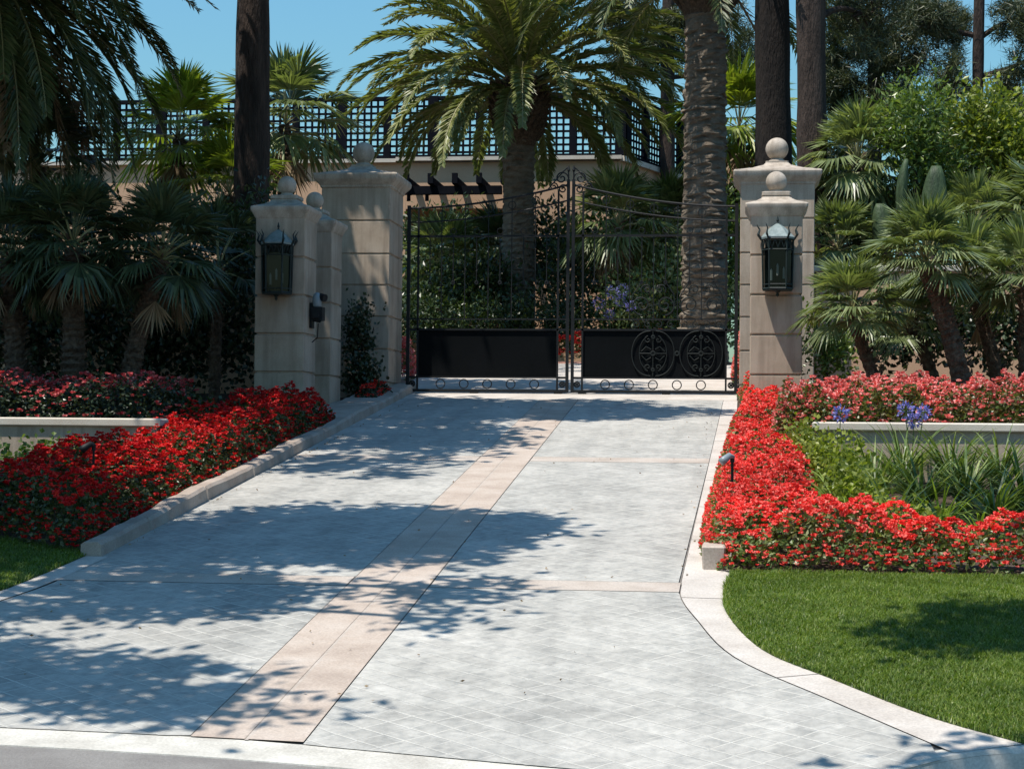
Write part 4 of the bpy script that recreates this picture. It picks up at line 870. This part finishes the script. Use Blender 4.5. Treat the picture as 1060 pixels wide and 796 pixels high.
pine(1090, 36, 16, 12.8, 'pine at the far right edge with low dark boughs', 77, [PB(1060, 200, 36, 34, 44, 130), PB(1080, 130, 36, 30, 40, 100), PB(1075, 10, 36, 30, 26, 60)], group='pines on the right skyline')
# --- shade trees outside the frame whose shadows cross the driveway, plus two added behind the camera
def on_sun(X_, Y_, z):
    """point of a crown at height z that shades ground spot (X_, Y_)"""
    zg_ = A0+S0*Y_; k = (z-zg_)/SUN.z; return (X_+SUN.x*k, Y_+SUN.y*k, z)
def shade_tree(tx, ty, spots, label, seed, size=.2, h=6.5, k=1.):
    """spots: ground place shaded (x, y), height of the bough, its half sizes, leaf layers"""
    rg = np.random.default_rng(seed); zb = P(ty)-.2; t = empty('shade_tree', (tx, ty, zb), label, 'tree', 'broad shade trees beside the driveway')
    b = MB(); b2 = MB(); top_ = np.array((0, 0, h*.62)); b2.tube([(0, 0, -.3), (.05, .05, h*.3), top_], [.30, .22, .17], 12)
    for (gx, gy, z, rx, ry, rz_, lai) in spots:
        n = int(k*lai*math.pi*rx*ry/(size*size*.25)); c = np.array(on_sun(gx, gy, z)); cl = c-np.array((tx, ty, zb)); ncl = max(4, n//14)
        u = rg.normal(size=(ncl, 3)); u /= np.linalg.norm(u, axis=1)[:, None]; ctr = cl+u*rg.random((ncl, 1))**.42*np.array((rx, ry, rz_))
        ci = rg.integers(0, ncl, n); p = ctr[ci]+rg.normal(size=(n, 3))*np.array((.15, .15, .10)); d = rg.normal(size=(n, 3))
        b.quads(leafquads(p, d, size*(.7+.6*rg.random(n)), size*.5*(.8+.5*rg.random(n)), rg, .1))
        mid = (top_+cl)/2+np.array((0, 0, .3)); b2.tube(curve([tuple(top_), tuple(mid), tuple(cl)], 4), list(np.linspace(.11, .03, 9)), 7)
        for q in ctr[::5]: b2.tube([cl+(mid-cl)*rg.random()*.4, q], [.02, .006], 4)
    b.build('crown', M['shade'], t); b2.build('trunk', M['bark'], t); return t
shade_tree(-9.5, 11.5, [(-3.9, 14.1, 6.6, 1.2, 1.5, .5, 4.5), (-2.6, 14.2, 6.7, 1.0, 1.5, .4, 4.2), (-4.7, 13.3, 6.4, .8, 1.3, .4, 2.8), (-2.0, 14.6, 7.0, .6, 1.0, .3, 2.8), (-1.7, 15.1, 7.0, .25, .35, .3, 1.5),
    (-3.7, 11.9, 6.2, 1.2, .9, .3, 3.0), (-4.8, 10.0, 6.0, 1.2, .6, .3, 2.2), (-3.6, 9.5, 5.9, 1.2, .65, .3, 2.6), (-2.7, 9.1, 5.8, .8, .4, .3, 1.6), (-4.5, 11.3, 6.1, .6, .4, .2, 1.6), (-1.9, 12.2, 6.0, .5, .55, .3, 1.5), (-1.7, 11.2, 6.0, .4, .4, .2, .9),
    (-3.2, 15.5, 6.9, 1.0, .5, .3, 1.8), (-6.2, 14.0, 6.2, 1.2, 1.3, .5, 2.6), (-6.4, 12.3, 6.2, 1.2, 1.0, .5, 1.9)], 'spreading shade tree off the left of the driveway mouth', 301, .2, k=1.9)
shade_tree(-12.6, 19.5, [(-7.2, 20.7, 8.6, 2.0, 1.9, .7, 3), (-9.6, 19.5, 8.2, 2.0, 2.0, .7, 3), (-6.0, 22.9, 9.2, 1.7, 1.5, .7, 3.4), (-4.0, 21.6, 8.8, 1.4, 2.1, .5, 2.6), (-3.1, 20.6, 8.6, .8, 1.4, .3, 1.6), (-3.9, 18.7, 8.6, 1.1, 1.1, .4, 1.3), (-8.4, 23.6, 9.0, 2.0, 1.8, .7, 3), (-6.3, 15.8, 8.3, 1.1, 1.3, .4, 1.8), (-8.2, 17.0, 8.3, 1.3, 1.5, .4, 2), (-5.6, 20.2, 8.5, .9, 1.4, .3, 2.0), (-5.3, 18.2, 8.5, .4, .5, .3, .8)], 'tall shade tree over the shaded left pillars', 302, .26, 9, k=2.2)
shade_tree(-13.5, 26.5, [(-5.6, 25.6, 10.2, 1.7, 1.7, .7, 3.2), (-3.8, 24.4, 10.0, 1.5, 1.8, .6, 3.6), (-2.1, 24.6, 10.2, 1.4, 1.5, .5, 3.6), (-.9, 24.3, 10.3, .8, .8, .4, 1.6), (-5.6, 28.3, 11.0, 1.9, 1.6, .7, 3.), (-8.6, 26.6, 10.5, 2.2, 2.0, .7, 3), (-2.9, 28.4, 11, 1.6, 1.2, .6, 2.2), (-5.5, 33.5, 12.5, 1.5, 1.6, .6, 1.6), (-3.2, 34.2, 12.5, 1.3, 1.4, .6, 1.5), (-1.0, 35.0, 12.5, 1.0, 1.2, .6, 1.2), (-9, 30, 11.5, 2.2, 2, .7, 2)], 'tall shade tree behind the left garden wall whose boughs reach over the gate', 303, .28, 10, k=2.)
shade_tree(4.2, 7.0, [(1.9, 11.3, 5.4, 1.0, .8, .35, 3.4), (1.2, 10.9, 5.3, .4, .45, .2, 1.5), (2.9, 10.9, 5.5, 1.1, 1.1, .4, 3.4), (1.5, 8.5, 5.3, .7, .4, .3, 3.2), (1.1, 8.25, 5.0, .5, .25, .2, 3.), (2.3, 8.9, 5.3, .4, .3, .2, 1.5), (2.2, 12.9, 6.2, .4, .25, .2, 1.), (1.7, 15.6, 7.0, .6, .7, .3, 1.3), (2.8, 15.9, 7.2, .9, .9, .3, 1.8)], 'street tree right of the lawn whose shade falls on the grass', 304, .16, 5, k=1.6)
shade_tree(-7, -9, [(-6, -6, 7.5, 3.5, 2.5, 2.2, 2.5), (-3, -8, 8.5, 3, 2.5, 2, 2.5)], 'unseen tree added to dim the pillars, behind the photographer on the left', 305, .4, 7)  # added out of view to cut low sky light on the pillar fronts
shade_tree(3, -11, [(4, -7, 8, 3.5, 2.5, 2.4, 2.5), (8, -8, 7, 3, 2.5, 2, 2.5)], 'unseen tree added to dim the pillars, behind the photographer on the right', 306, .4, 7)  # another unseen crown, added to keep sky light off the pillars
# leaf litter on the drive
q = np.concatenate([fill(rng, [(-4.6, 9.2), (-.6, 9.2), (-.5, 12.4), (-.3, 25), (-4.7, 25)], 1.6), np.c_[-.42+.1*rng.random(30), 12.5+12*rng.random(30)], np.c_[-4.62-.0*rng.random(60), 13.5+12*rng.random(60)]])
b = MB(); d = np.c_[rng.normal(size=(len(q), 2)), .12*rng.normal(size=len(q))]
b.quads(leafquads(np.c_[q, A0+S0*q[:, 1]+.012], d, .028, .014, rng, .1)); tag(b.build('fallen_leaves', M['dead']), 'few dry leaves scattered on the driveway', 'leaves', kind='stuff')
